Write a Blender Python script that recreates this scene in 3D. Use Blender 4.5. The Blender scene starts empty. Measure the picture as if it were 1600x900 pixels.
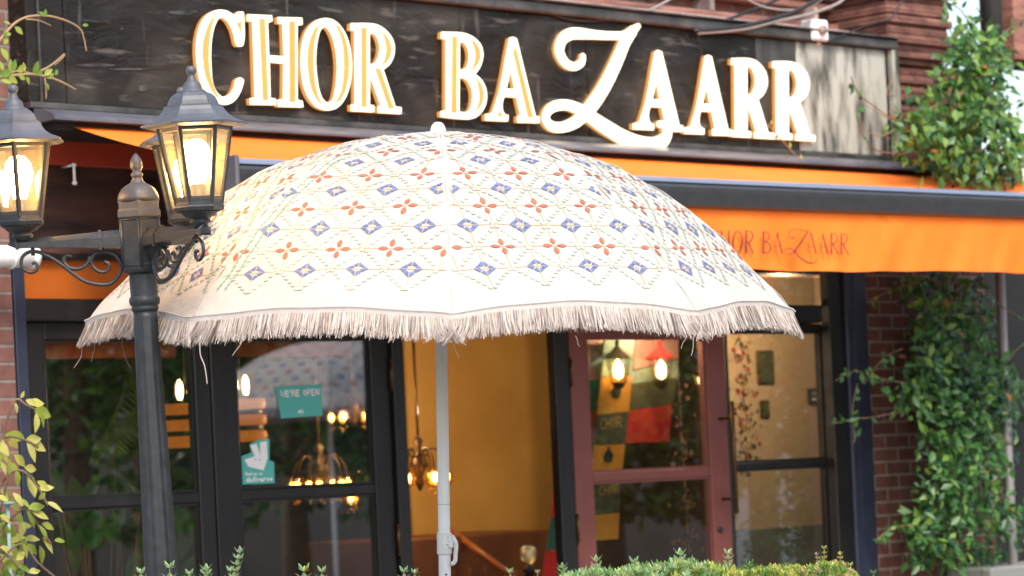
import bpy, math, random
from mathutils import Vector, Matrix
R = random.Random(7)
C = bpy.context.scene
col = C.collection
# ------------------------------------------------------------------ camera, sky, sun, exposure
F_PX = 4500.0; RHO = .045; YH = 730.0; EYE = 1.5
TH = math.atan(F_PX / 4805.0); D0 = 11.0
cr, sr = math.cos(RHO), math.sin(RHO)
dx_, dy_ = math.cos(TH), math.sin(TH)          # along the facade
mx_, my_ = -math.sin(TH), math.cos(TH)         # into the building
cam = bpy.data.cameras.new('camera'); camo = bpy.data.objects.new('camera', cam); col.objects.link(camo)
camo.matrix_world = Matrix(((cr, sr, 0, 0), (0, 0, -1, 0), (-sr, cr, 0, EYE), (0, 0, 0, 1)))
cam.sensor_width = 36; cam.lens = F_PX / 1600 * 36; cam.shift_y = (YH - 450) / 1600
cam.clip_end = 500; cam.clip_start = .1
cam.dof.use_dof = True; cam.dof.focus_distance = 7.45; cam.dof.aperture_fstop = 5.0
C.camera = camo
SUN_EL, SUN_AZ = 50, 158      # azimuth: direction the light comes from, degrees from +Y clockwise
w = bpy.data.worlds.new('World'); C.world = w; w.use_nodes = True
nt = w.node_tree; bg = nt.nodes['Background']
sky = nt.nodes.new('ShaderNodeTexSky'); sky.sky_type = 'NISHITA'; sky.sun_disc = False
sky.sun_elevation = math.radians(SUN_EL); sky.sun_rotation = math.radians(SUN_AZ)
sky.dust_density = 3.0; sky.air_density = 1.3
nt.links.new(sky.outputs[0], bg.inputs[0]); bg.inputs[1].default_value = .15
sl = bpy.data.lights.new('sun', 'SUN'); sl.energy = 1.3; sl.angle = math.radians(14); sl.color = (1, .94, .86)
so = bpy.data.objects.new('sun', sl); col.objects.link(so)
a = math.radians(SUN_AZ); e = math.radians(SUN_EL)
sd = Vector((math.sin(a) * math.cos(e), math.cos(a) * math.cos(e), math.sin(e)))
so.rotation_euler = sd.to_track_quat('Z', 'Y').to_euler()
C.view_settings.view_transform = 'Standard'; C.view_settings.look = 'None'
C.view_settings.exposure = 1.15; C.view_settings.gamma = 1
# ------------------------------------------------------------------ geometry of the view
def ray(px, py):
    xr = (px - 800) / F_PX; yu = -(py - YH) / F_PX
    return Vector((xr * cr + yu * sr, 1.0, -xr * sr + yu * cr))
def CP(px, py, D):                                # world point at distance D
    return Vector((0, 0, EYE)) + ray(px, py) * D
def FP(px, py, y=0):                              # facade coordinates (s, z) on the plane y metres inside the wall face
    r = ray(px, py); t = (y + D0 * my_) / (r.x * mx_ + r.y * my_)
    return (t * r.x * dx_ + (t - D0) * dy_, EYE + t * r.z)
S = lambda px, py, y=0: FP(px, py, y)[0]
Z = lambda px, py, y=0: FP(px, py, y)[1]
FM = Matrix.Translation((0, D0, 0)) @ Matrix.Rotation(TH, 4, 'Z')
def fw(s, y, z): return FM @ Vector((s, y, z))
FI = FM.inverted()
# ------------------------------------------------------------------ materials
def nodes(name):
    m = bpy.data.materials.new(name); m.use_nodes = True
    return m, m.node_tree, m.node_tree.nodes['Principled BSDF']
def N(t, typ, **k):
    n = t.nodes.new(typ)
    for a_, v in k.items(): setattr(n, a_, v)
    return n
def ramp(t, fac, stops):
    r = N(t, 'ShaderNodeValToRGB'); t.links.new(fac, r.inputs[0])
    el = r.color_ramp.elements
    while len(el) < len(stops): el.new(.5)
    for i, (p, c_) in enumerate(stops): el[i].position = p; el[i].color = (*c_, 1)
    return r.outputs[0]
def mat(name, c1, rough=.5, c2=None, scale=8, metal=0, bump=0, bscale=None, det=5, stretch=(1, 1, 1), spec=.5, sheen=0, emit=None, es=0, coat=0, pos=(.35, .68)):
    m, t, b = nodes(name)
    b.inputs['Base Color'].default_value = (*c1, 1); b.inputs['Roughness'].default_value = rough
    b.inputs['Metallic'].default_value = metal; b.inputs['Specular IOR Level'].default_value = spec
    b.inputs['Coat Weight'].default_value = coat
    if sheen: b.inputs['Sheen Weight'].default_value = sheen
    tc = N(t, 'ShaderNodeTexCoord'); mp = N(t, 'ShaderNodeMapping'); mp.inputs['Scale'].default_value = stretch
    t.links.new(tc.outputs['Object'], mp.inputs[0])
    if c2:
        n = N(t, 'ShaderNodeTexNoise'); n.inputs['Scale'].default_value = scale; n.inputs['Detail'].default_value = det
        t.links.new(mp.outputs[0], n.inputs['Vector'])
        t.links.new(ramp(t, n.outputs[0], [(pos[0], c1), (pos[1], c2)]), b.inputs['Base Color'])
    if bump:
        n = N(t, 'ShaderNodeTexNoise'); n.inputs['Scale'].default_value = bscale or scale * 3; n.inputs['Detail'].default_value = det
        t.links.new(mp.outputs[0], n.inputs['Vector'])
        bp = N(t, 'ShaderNodeBump'); bp.inputs['Strength'].default_value = bump; bp.inputs['Distance'].default_value = .01
        t.links.new(n.outputs[0], bp.inputs['Height']); t.links.new(bp.outputs[0], b.inputs['Normal'])
    if emit:
        b.inputs['Emission Color'].default_value = (*emit, 1); b.inputs['Emission Strength'].default_value = es
    return m
def glass(name, tint=(1, 1, 1), fac=None, rough=.0, ior=1.75, dirt=0):
    m, t, b = nodes(name); t.nodes.remove(b)
    out = t.nodes['Material Output']
    tr = N(t, 'ShaderNodeBsdfTransparent'); tr.inputs[0].default_value = (*tint, 1)
    gl = N(t, 'ShaderNodeBsdfGlossy'); gl.inputs['Roughness'].default_value = rough
    mx = N(t, 'ShaderNodeMixShader'); t.links.new(tr.outputs[0], mx.inputs[1]); t.links.new(gl.outputs[0], mx.inputs[2])
    if fac is None:
        fr = N(t, 'ShaderNodeFresnel'); fr.inputs[0].default_value = ior; t.links.new(fr.outputs[0], mx.inputs[0])
    else: mx.inputs[0].default_value = fac
    last = mx
    if dirt:
        df = N(t, 'ShaderNodeBsdfDiffuse'); df.inputs[0].default_value = (.75, .68, .55, 1)
        n = N(t, 'ShaderNodeTexNoise'); n.inputs['Scale'].default_value = 60; n.inputs['Detail'].default_value = 8
        tc = N(t, 'ShaderNodeTexCoord'); t.links.new(tc.outputs['Object'], n.inputs['Vector'])
        ml = N(t, 'ShaderNodeMath', operation='MULTIPLY'); ml.inputs[1].default_value = dirt; t.links.new(n.outputs[0], ml.inputs[0])
        m2 = N(t, 'ShaderNodeMixShader'); t.links.new(ml.outputs[0], m2.inputs[0])
        t.links.new(mx.outputs[0], m2.inputs[1]); t.links.new(df.outputs[0], m2.inputs[2]); last = m2
    t.links.new(last.outputs[0], out.inputs[0])
    return m
def emat(name, c_, s_):
    m, t, b = nodes(name); t.nodes.remove(b)
    em = N(t, 'ShaderNodeEmission'); em.inputs[0].default_value = (*c_, 1); em.inputs[1].default_value = s_
    t.links.new(em.outputs[0], t.nodes['Material Output'].inputs[0]); return m
def brickmat(name, b1, b2, mortar, bw=.165, rh=.058, ms=.006, dirt=None):
    m, t, b = nodes(name)
    tc = N(t, 'ShaderNodeTexCoord'); sp = N(t, 'ShaderNodeSeparateXYZ'); cb = N(t, 'ShaderNodeCombineXYZ')
    t.links.new(tc.outputs['Object'], sp.inputs[0])
    ad = N(t, 'ShaderNodeMath', operation='ADD'); t.links.new(sp.outputs[0], ad.inputs[0]); t.links.new(sp.outputs[1], ad.inputs[1])
    t.links.new(ad.outputs[0], cb.inputs[0]); t.links.new(sp.outputs[2], cb.inputs[1])
    ns = N(t, 'ShaderNodeTexNoise'); ns.inputs['Scale'].default_value = 14; ns.inputs['Detail'].default_value = 6
    t.links.new(tc.outputs['Object'], ns.inputs['Vector'])
    br = N(t, 'ShaderNodeTexBrick'); br.inputs['Scale'].default_value = 1
    br.inputs['Brick Width'].default_value = bw; br.inputs['Row Height'].default_value = rh; br.inputs['Mortar Size'].default_value = ms
    br.inputs['Mortar Smooth'].default_value = .3; br.inputs['Color1'].default_value = (*b1, 1); br.inputs['Color2'].default_value = (*b2, 1); br.inputs['Mortar'].default_value = (*mortar, 1)
    t.links.new(cb.outputs[0], br.inputs['Vector'])
    mx = N(t, 'ShaderNodeMixRGB'); mx.blend_type = 'MULTIPLY'; mx.inputs[0].default_value = .8
    t.links.new(br.outputs[0], mx.inputs[1]); t.links.new(ramp(t, ns.outputs[0], [(.3, dirt or (.55, .5, .5)), (.65, (1, 1, 1))]), mx.inputs[2])
    t.links.new(mx.outputs[0], b.inputs['Base Color']); b.inputs['Roughness'].default_value = .85
    bp = N(t, 'ShaderNodeBump'); bp.inputs['Strength'].default_value = .7; bp.inputs['Distance'].default_value = .006; bp.invert = True
    t.links.new(br.outputs[1], bp.inputs['Height']); t.links.new(bp.outputs[0], b.inputs['Normal'])
    return m
def leafmat(name, c_, c2, rough=.4, tl=.25):
    m, t, b = nodes(name)
    tc = N(t, 'ShaderNodeTexCoord'); n = N(t, 'ShaderNodeTexNoise'); n.inputs['Scale'].default_value = 18
    t.links.new(tc.outputs['Object'], n.inputs['Vector'])
    cc = ramp(t, n.outputs[0], [(.35, c_), (.65, c2)])
    t.links.new(cc, b.inputs['Base Color']); b.inputs['Roughness'].default_value = rough
    tr = N(t, 'ShaderNodeBsdfTranslucent'); t.links.new(cc, tr.inputs[0])
    mx = N(t, 'ShaderNodeMixShader'); mx.inputs[0].default_value = tl
    t.links.new(b.outputs[0], mx.inputs[1]); t.links.new(tr.outputs[0], mx.inputs[2])
    t.links.new(mx.outputs[0], t.nodes['Material Output'].inputs[0]); return m
M = {}
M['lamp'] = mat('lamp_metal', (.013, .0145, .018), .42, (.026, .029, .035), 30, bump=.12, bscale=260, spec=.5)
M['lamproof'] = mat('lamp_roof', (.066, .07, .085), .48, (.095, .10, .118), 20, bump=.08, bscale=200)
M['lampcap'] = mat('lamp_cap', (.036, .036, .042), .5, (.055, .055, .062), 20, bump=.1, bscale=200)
M['lampglass'] = glass('lantern_glass', (1, .95, .84), fac=.06, dirt=.055)
M['bulb'] = emat('bulb_glow', (1, .60, .24), 60)
M['bulbcore'] = emat('bulb_core', (1, .8, .5), 60)
M['canvas'] = mat('cream_canvas', (.47, .43, .38), .85, (.415, .37, .32), 5, bump=.35, bscale=30, sheen=.3)
M['blue'] = mat('blue_applique', (.085, .12, .26), .8, (.14, .18, .33), 60)
M['red'] = mat('red_applique', (.42, .13, .07), .8, (.33, .09, .055), 60)
M['gold_thread'] = mat('gold_thread', (.55, .36, .2), .7)
M['bead'] = mat('mirror_bead', (.42, .50, .45), .18, metal=.1)
M['beadring'] = mat('bead_ring', (.27, .31, .23), .7, (.38, .34, .23), 90)
M['green_thread'] = mat('green_thread', (.12, .3, .22), .7)
M['fringe'] = mat('fringe_thread', (.40, .34, .30), .8, (.56, .48, .43), 45)
M['tape'] = mat('fringe_tape', (.46, .41, .38), .85, (.52, .47, .44), 60)
M['whitepaint'] = mat('white_painted_metal', (.86, .86, .88), .35, (.80, .80, .82), 12)
M['whiteplastic'] = mat('white_plastic', (.8, .8, .8), .4, (.72, .72, .72), 30)
M['board'] = mat('weathered_black_board', (.020, .017, .013), .34, (.10, .088, .072), 3.2, bump=.9, bscale=7, det=9, stretch=(1, 1, 1.8), pos=(.36, .82))
def boardmat():
    m, t, b = nodes('weathered_black_board'); tc = N(t, 'ShaderNodeTexCoord')
    def nz(sc, st, det=6, dist=0):
        mp = N(t, 'ShaderNodeMapping'); mp.inputs['Scale'].default_value = st; t.links.new(tc.outputs['Object'], mp.inputs[0])
        n = N(t, 'ShaderNodeTexNoise'); n.inputs['Scale'].default_value = sc; n.inputs['Detail'].default_value = det; n.inputs['Distortion'].default_value = dist
        t.links.new(mp.outputs[0], n.inputs['Vector']); return n.outputs[0]
    base = ramp(t, nz(2.2, (1, 1, 1.3), 8, .6), [(.33, (.008, .006, .005)), (.5, (.017, .014, .011)), (.70, (.052, .045, .037))])
    scr = ramp(t, nz(16, (.35, 1, 2.2), 9, .3), [(.60, (0, 0, 0)), (.70, (1, 1, 1))])
    scr2 = ramp(t, nz(11, (2.6, 1, .25), 7, .2), [(.63, (0, 0, 0)), (.72, (1, 1, 1))])
    mx = N(t, 'ShaderNodeMixRGB'); mx.blend_type = 'MIX'; ml = N(t, 'ShaderNodeMath', operation='MULTIPLY'); ml.inputs[1].default_value = .28
    ad = N(t, 'ShaderNodeMath', operation='MAXIMUM'); t.links.new(scr, ad.inputs[0]); t.links.new(scr2, ad.inputs[1]); t.links.new(ad.outputs[0], ml.inputs[0])
    t.links.new(ml.outputs[0], mx.inputs[0]); t.links.new(base, mx.inputs[1]); mx.inputs[2].default_value = (.22, .20, .175, 1); t.links.new(mx.outputs[0], b.inputs['Base Color'])
    rr_ = ramp(t, nz(5, (1, 1, 1.5), 6), [(.35, (.22, .22, .22)), (.65, (.6, .6, .6))]); t.links.new(rr_, b.inputs['Roughness']); b.inputs['Specular IOR Level'].default_value = .26
    bp = N(t, 'ShaderNodeBump'); bp.inputs['Strength'].default_value = .8; bp.inputs['Distance'].default_value = .012; t.links.new(nz(5, (1, 1, 2.2), 9, .8), bp.inputs['Height']); t.links.new(bp.outputs[0], b.inputs['Normal'])
    return m
M['board'] = boardmat()
M['boardtrim'] = mat('black_board_trim', (.03, .028, .026), .4, (.085, .08, .075), 9, bump=.3)
M['neon'] = emat('lit_acrylic', (1, .86, .62), 1.3)
M['letterside'] = emat('lit_letter_side', (.85, .36, .10), .5)
M['gold'] = mat('gold_letter_face', (.50, .30, .075), .5, (.54, .33, .09), 12)
M['gold_glow'] = mat('glow_washed_letter_face', (.85, .68, .45), .5, emit=(1, .72, .36), es=.42)  # gold washed pale by the letter glow, put into colour and emission
M['ledge'] = mat('grey_flashing', (.075, .077, .095), .3, (.11, .11, .13), 6, spec=.6)
M['bar'] = mat('grey_aluminium_bar', (.032, .032, .036), .36, (.042, .042, .046), 20)
M['orange'] = mat('orange_awning_fabric', (.92, .170, .006), .75, (.95, .20, .011), 4, bump=.15, bscale=160)
M['purple'] = mat('printed_purple', (.05, .006, .02), .8)
M['brick'] = brickmat('red_brick', (.12, .04, .028), (.16, .06, .042), (.27, .21, .17))
M['brickleft'] = brickmat('weathered_pink_brick', (.17, .075, .06), (.25, .12, .10), (.22, .19, .17))
M['terra'] = mat('terracotta', (.12, .05, .04), .85, (.36, .165, .125), 7, bump=.6, bscale=25, stretch=(.6, .6, 3))
M['terradirt'] = mat('sooty_terracotta', (.055, .04, .04), .85, (.36, .15, .11), 5, bump=.7, bscale=18, stretch=(.7, .7, 3))
M['terracourse'] = brickmat('terracotta_courses', (.30, .125, .09), (.20, .08, .06), (.07, .045, .04), .19, .0215, .0022, (.3, .26, .26))
M['brickup'] = brickmat('sooty_upper_brick', (.30, .11, .08), (.16, .07, .055), (.26, .19, .16), .2, .062, .007, (.2, .18, .18))
M['lightmould'] = mat('weathered_stone', (.45, .36, .31), .85, (.2, .15, .14), 12, bump=.4)
M['blackwood'] = mat('black_painted_wood', (.006, .0055, .006), .42, (.012, .011, .011), 14, bump=.15, stretch=(1, 1, .2))
M['navy'] = mat('navy_painted_wood', (.016, .021, .042), .45, (.024, .03, .054), 10)
M['maroon'] = mat('maroon_painted_wood', (.15, .042, .034), .5, (.18, .052, .042), 9, bump=.1)
M['glass'] = glass('shop_glass', (.94, .95, .94), fac=.25)
M['darkpaint'] = mat('black_wall_paint', (.005, .004, .004), .7, (.010, .008, .0075), 8)
M['redpanel'] = mat('dark_red_panel', (.3, .028, .008), .6, (.22, .02, .006), 3)
M['amber'] = mat('amber_reflection', (.42, .10, .012), .35, (.3, .07, .01), 3)
M['yellowwall'] = mat('ochre_wall', (.58, .33, .085), .7, (.45, .24, .055), 2.2)
M['tanwall'] = mat('tan_wall', (.58, .42, .28), .7, (.5, .35, .22), 2)
M['darkroom'] = mat('dark_room', (.03, .018, .012), .8, (.06, .03, .02), 2)
M['floor'] = mat('dark_floor', (.05, .03, .02), .5)
M['brass'] = mat('brass', (.55, .3, .09), .3, metal=1)
M['brass_dark'] = mat('dark_brass', (.09, .045, .016), .4, metal=.7)
M['amberglass'] = glass('amber_lamp_glass', (1, .72, .35), fac=.1)
M['flame'] = emat('warm_bulb', (1, .62, .22), 14)
M['teal'] = mat('teal_card', (.08, .42, .37), .5, emit=None)
M['white'] = mat('white_print', (.8, .8, .78), .6)
M['clothred'] = mat('red_cloth', (.5, .015, .012), .8)
M['clothteal'] = mat('teal_cloth', (.02, .11, .09), .8)
M['clothpink'] = mat('pink_cloth', (.55, .27, .22), .8)
M['clothsage'] = mat('sage_cloth', (.25, .33, .26), .8)
M['clothyellow'] = mat('yellow_cloth', (.65, .28, .02), .8)
M['clotholive'] = mat('olive_cloth', (.07, .07, .04), .8)
M['black'] = mat('black_ink', (.01, .01, .01), .5)
M['counterwood'] = mat('dark_counter_wood', (.09, .03, .012), .5, (.14, .05, .02), 10, stretch=(1, 1, .3))
M['wood'] = mat('polished_wood', (.2, .06, .02), .3, (.3, .1, .03), 12, stretch=(1, 1, .3))
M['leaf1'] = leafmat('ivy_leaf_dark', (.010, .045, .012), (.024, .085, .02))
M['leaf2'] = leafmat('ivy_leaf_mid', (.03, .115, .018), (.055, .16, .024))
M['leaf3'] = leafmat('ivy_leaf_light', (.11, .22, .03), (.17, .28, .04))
M['leaf4'] = leafmat('ivy_leaf_orange', (.45, .2, .03), (.5, .12, .03))
M['yl1'] = leafmat('yellow_leaf', (.50, .50, .10), (.62, .60, .2), .45, .3)
M['yl2'] = leafmat('yellowgreen_leaf', (.24, .33, .045), (.36, .42, .07), .45, .3)
M['box1'] = leafmat('hedge_leaf_grey', (.20, .33, .12), (.29, .42, .18), .45)
M['box2'] = leafmat('hedge_leaf_green', (.09, .22, .03), (.15, .3, .05), .45)
M['box3'] = leafmat('hedge_leaf_lime', (.40, .44, .07), (.54, .52, .12), .45)
M['box4'] = leafmat('hedge_leaf_brown', (.42, .3, .16), (.5, .36, .2), .6)
M['box5'] = leafmat('hedge_tip_leaf', (.36, .52, .26), (.46, .62, .32), .45, .35)
M['stem'] = mat('brown_stem', (.12, .07, .04), .8, (.2, .13, .07), 20)
M['palestem'] = mat('pale_stem', (.35, .22, .13), .8, (.28, .2, .09), 20)
M['pipe'] = mat('dark_pipe', (.05, .052, .058), .4)
M['cable'] = mat('grey_cable', (.28, .25, .23), .6)
M['darkcable'] = mat('black_cable', (.02, .02, .02), .5)
M['paving'] = mat('pavement', (.22, .2, .18), .8, (.28, .26, .23), 3)
M['render'] = mat('brown_render', (.26, .2, .155), .8, (.2, .16, .12), 2)
M['greystone'] = mat('grey_stone', (.2, .2, .19), .8)
# ------------------------------------------------------------------ mesh builder
class MB:
    def __init__(s): s.v = []; s.f = []; s.m = []; s.sm = []
    def add(s, vs, fs, mi=0, smooth=False):
        o = len(s.v); s.v += [tuple(p) for p in vs]
        for f in fs: s.f.append([i + o for i in f]); s.m.append(mi); s.sm.append(smooth)
    def box(s, x0, x1, y0, y1, z0, z1, mi=0, bev=0):
        if x0 > x1: x0, x1 = x1, x0
        if y0 > y1: y0, y1 = y1, y0
        if z0 > z1: z0, z1 = z1, z0
        b = min(bev, (x1 - x0) / 3, (y1 - y0) / 3, (z1 - z0) / 3)
        if b <= 0:
            vs = [(x, y, z) for x in (x0, x1) for y in (y0, y1) for z in (z0, z1)]
            s.add(vs, [(0, 1, 3, 2), (4, 6, 7, 5), (0, 4, 5, 1), (2, 3, 7, 6), (0, 2, 6, 4), (1, 5, 7, 3)], mi); return
        X, Y, Zz = (x0, x1), (y0, y1), (z0, z1); vs = []; idx = {}
        for i in (0, 1):
            for j in (0, 1):
                for k in (0, 1):
                    ix = X[i] + (b if i == 0 else -b); jy = Y[j] + (b if j == 0 else -b); kz = Zz[k] + (b if k == 0 else -b)
                    idx[i, j, k] = len(vs); vs += [(X[i], jy, kz), (ix, Y[j], kz), (ix, jy, Zz[k])]
        fs = []
        for i in (0, 1): fs.append([idx[i, 0, 0], idx[i, 0, 1], idx[i, 1, 1], idx[i, 1, 0]])
        for j in (0, 1): fs.append([idx[0, j, 0] + 1, idx[0, j, 1] + 1, idx[1, j, 1] + 1, idx[1, j, 0] + 1])
        for k in (0, 1): fs.append([idx[0, 0, k] + 2, idx[0, 1, k] + 2, idx[1, 1, k] + 2, idx[1, 0, k] + 2])
        for i in (0, 1):
            for j in (0, 1): fs.append([idx[i, j, 0], idx[i, j, 1], idx[i, j, 1] + 1, idx[i, j, 0] + 1])
            for k in (0, 1): fs.append([idx[i, 0, k], idx[i, 1, k], idx[i, 1, k] + 2, idx[i, 0, k] + 2])
        for j in (0, 1):
            for k in (0, 1): fs.append([idx[0, j, k] + 1, idx[1, j, k] + 1, idx[1, j, k] + 2, idx[0, j, k] + 2])
        for i in (0, 1):
            for j in (0, 1):
                for k in (0, 1): q = idx[i, j, k]; fs.append([q, q + 1, q + 2])
        s.add(vs, fs, mi)
    def tube(s, pts, r, n=8, mi=0, caps=True, smooth=True):
        pts = [Vector(p) for p in pts]; rs = r if isinstance(r, (list, tuple)) else [r] * len(pts)
        up = Vector((.13, .31, .94)); vs = []; prev = None
        for i, p in enumerate(pts):
            t = (pts[min(i + 1, len(pts) - 1)] - pts[max(i - 1, 0)]).normalized()
            u = (prev - t * prev.dot(t)) if prev is not None else t.cross(up)
            if u.length < 1e-5: u = t.cross(Vector((1, 0, 0)))
            u.normalize(); prev = u; v = t.cross(u)
            for k in range(n):
                q = 2 * math.pi * k / n; vs.append(p + (u * math.cos(q) + v * math.sin(q)) * rs[i])
        fs = [(i * n + k, i * n + (k + 1) % n, (i + 1) * n + (k + 1) % n, (i + 1) * n + k) for i in range(len(pts) - 1) for k in range(n)]
        if caps: fs += [tuple(range(n))[::-1], tuple((len(pts) - 1) * n + k for k in range(n))]
        s.add(vs, fs, mi, smooth)
    def lathe(s, prof, n=24, c=(0, 0, 0), mi=0, ph=0, smooth=True, caps=True, fl=None):
        vs = []
        for r, z in prof:
            for k in range(n):
                q = 2 * math.pi * k / n + ph; rr = r * (fl(k, r, z) if fl else 1)
                vs.append((c[0] + rr * math.sin(q), c[1] - rr * math.cos(q), c[2] + z))
        fs = [(i * n + k, i * n + (k + 1) % n, (i + 1) * n + (k + 1) % n, (i + 1) * n + k) for i in range(len(prof) - 1) for k in range(n)]
        if caps: fs += [tuple(range(n))[::-1], tuple((len(prof) - 1) * n + k for k in range(n))]
        s.add(vs, fs, mi, smooth)
    def prism(s, pts, y0, y1, mi=0, mside=None):      # polygon in x,z pushed from y0 (front) to y1
        n = len(pts); vs = [(x, y0, z) for x, z in pts] + [(x, y1, z) for x, z in pts]
        s.add(vs, [tuple(range(n)), tuple(range(n, 2 * n))[::-1]], mi)
        s.add(vs, [(i, (i + 1) % n, n + (i + 1) % n, n + i) for i in range(n)], mi if mside is None else mside)
    def leaf(s, p, d, nrm, L, W, mi=0, curl=.12, seg=0):
        d = Vector(d).normalized(); nrm = Vector(nrm); sd_ = d.cross(nrm)
        if sd_.length < 1e-4: sd_ = d.cross(Vector((.3, .9, .1)))
        sd_.normalize(); nn = sd_.cross(d).normalized(); p = Vector(p)
        if not seg:
            vs = [p, p + d * L * .45 + sd_ * W / 2 + nn * curl * W, p + d * L - nn * curl * L * .5, p + d * L * .45 - sd_ * W / 2 + nn * curl * W, p + d * L * .5 - nn * curl * W * .5]
            s.add(vs, [(0, 1, 4), (1, 2, 4), (2, 3, 4), (3, 0, 4)], mi, True); return
        vs = []; fs = []
        prof = [(0, .04), (.15, .55), (.35, .95), (.55, .95), (.75, .62), (.9, .28), (1, .01)]
        for q, wd in prof:
            base = p + d * L * q - nn * curl * L * q * q * 1.4
            vs += [base + sd_ * W / 2 * wd + nn * curl * W * wd, base, base - sd_ * W / 2 * wd + nn * curl * W * wd]
        for i in range(len(prof) - 1):
            for k in (0, 1): fs.append((i * 3 + k, i * 3 + k + 1, i * 3 + k + 4, i * 3 + k + 3))
        s.add(vs, fs, mi, True)
    def build(s, name, mats, parent=None, base=None):
        off = Vector(BASE.get(parent.name, (0, 0, 0))) if parent else Vector(base or (0, 0, 0))
        me = bpy.data.meshes.new(name); me.from_pydata([tuple(Vector(v) - off) for v in s.v], [], s.f); 
        for m_ in (mats if isinstance(mats, (list, tuple)) else [mats]): me.materials.append(M[m_] if isinstance(m_, str) else m_)
        for i, p in enumerate(me.polygons): p.material_index = s.m[i]; p.use_smooth = s.sm[i]
        me.update(); o = bpy.data.objects.new(name, me); col.objects.link(o)
        if parent: o.parent = parent; BASE[o.name] = off
        return o
BASE = {}
def tag(o, label=None, cat=None, group=None, kind=None):
    for k, v in (('label', label), ('category', cat), ('group', group), ('kind', kind)):
        if v: o[k] = v
    return o
def thing(name, label, cat, base=(0, 0, 0), facade=True, group=None, mtx=None):
    """Empty at the thing's base; base in facade coordinates (s, y, z) or in local coordinates of mtx"""
    o = bpy.data.objects.new(name, None); col.objects.link(o); o.empty_display_size = .1
    m0 = (FM if facade else Matrix.Identity(4)) if mtx is None else mtx
    o.matrix_world = m0 @ Matrix.Translation(base); BASE[o.name] = tuple(base)
    return tag(o, label, cat, group)
def solo(mb, name, mats, label, cat, base, facade=True, group=None, mtx=None, kind=None):
    o = mb.build(name, mats, None, base)
    m0 = (FM if facade else Matrix.Identity(4)) if mtx is None else mtx
    o.matrix_world = m0 @ Matrix.Translation(base)
    return tag(o, label, cat, group, kind)
def dup(o, parent=None):
    c_ = o.copy(); col.objects.link(c_)
    if parent: c_.parent = parent
    for ch in [x for x in bpy.data.objects if x.parent == o]: dup(ch, c_)
    return c_
def smooth_path(pts, k=6):
    out = []; n = len(pts)
    for i in range(n - 1):
        p0 = pts[max(i - 1, 0)]; p1 = pts[i]; p2 = pts[i + 1]; p3 = pts[min(i + 2, n - 1)]
        for j in range(k):
            t = j / k
            out.append(tuple(.5 * (2 * b_ + (c_ - a_) * t + (2 * a_ - 5 * b_ + 4 * c_ - d_) * t * t + (-a_ + 3 * b_ - 3 * c_ + d_) * t ** 3) for a_, b_, c_, d_ in zip(p0, p1, p2, p3)))
    out.append(tuple(pts[-1])); return out
def ribbon(mb, pts, y, dep, mi=0, mside=None, slope=0):
    """flat stroke: pts (x, z, r); front at y, thickness dep; slope: how much y changes along it"""
    n = len(pts); V2 = []
    L = [];
    for i in range(n):
        a_ = pts[max(i - 1, 0)]; b_ = pts[min(i + 1, n - 1)]
        tx, tz = b_[0] - a_[0], b_[1] - a_[1]; l = math.hypot(tx, tz) or 1; L.append((tx / l, tz / l))
    left = [(p[0] - t[1] * p[2], p[1] + t[0] * p[2], i) for i, (p, t) in enumerate(zip(pts, L))]
    right = [(p[0] + t[1] * p[2], p[1] - t[0] * p[2], i) for i, (p, t) in enumerate(zip(pts, L))]
    yy = lambda i: y + slope * i / n
    vs = [(x, yy(i), z) for x, z, i in left] + [(x, yy(i), z) for x, z, i in right]
    mb.add(vs, [(i, i + 1, n + i + 1, n + i) for i in range(n - 1)], mi)
    for i, sg in ((0, -1), (n - 1, 1)):       # round caps
        p = pts[i]; t = L[i]; a0 = math.atan2(t[1] * sg, t[0] * sg)
        cv = [(p[0] + p[2] * math.cos(a0 + q), yy(i), p[1] + p[2] * math.sin(a0 + q)) for q in [math.pi * (k / 8 - .5) for k in range(9)]]
        mb.add(cv, [tuple(range(9))], mi)
        if dep: mb.add(cv + [(x, yy_ + dep, z) for x, yy_, z in cv], [(k, k + 1, 10 + k, 9 + k) for k in range(8)], mside if mside is not None else mi)
    if dep:
        for side in (left, right):
            vs = [(x, yy(i), z) for x, z, i in side] + [(x, yy(i) + dep, z) for x, z, i in side]
            mb.add(vs, [(i, i + 1, n + i + 1, n + i) for i in range(n - 1)], mside if mside is not None else mi)
# ------------------------------------------------------------------ ground and street
g = MB(); g.box(-60, 80, -60, 80, -.2, 0)
tag(g.build('pavement', 'paving'), kind='structure')
# ------------------------------------------------------------------ shop building
B = thing('shop_building', 'brick shop building with dark glazed doors and terracotta pier', 'building', (0, 0, 0))
def fb(mb, s0, s1, y0, y1, z0, z1, mi=0, bev=.003): mb.box(s0, s1, y0, y1, z0, z1, mi, bev)
m = MB(); fb(m, -2.75, -2.225, -.012, .35, 0, 2.70); m.build('brick_pier', 'brickleft', B)
m = MB(); fb(m, -3.4, -2.19, -.02, .35, 2.70, 4.6); m.build('brick_pier', 'brickleft', B)
m = MB(); fb(m, 2.13, 2.98, 0, .13, 0, 2.70); m.build('brick_pier', 'brick', B)
m = MB(); fb(m, 2.98, 5.2, .35, .7, 0, 2.75); m.build('side_wall', 'darkpaint', B)
m = MB(); fb(m, -2.19, 2.42, .02, .35, 2.28, 3.2); fb(m, 2.42, 3.03, .02, .35, 2.70, 3.2); m.build('upper_wall', 'terradirt', B)
m = MB(); fb(m, -2.19, 3.03, .30, .6, 3.2, 4.8); m.build('upper_wall', 'brickup', B)
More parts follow.
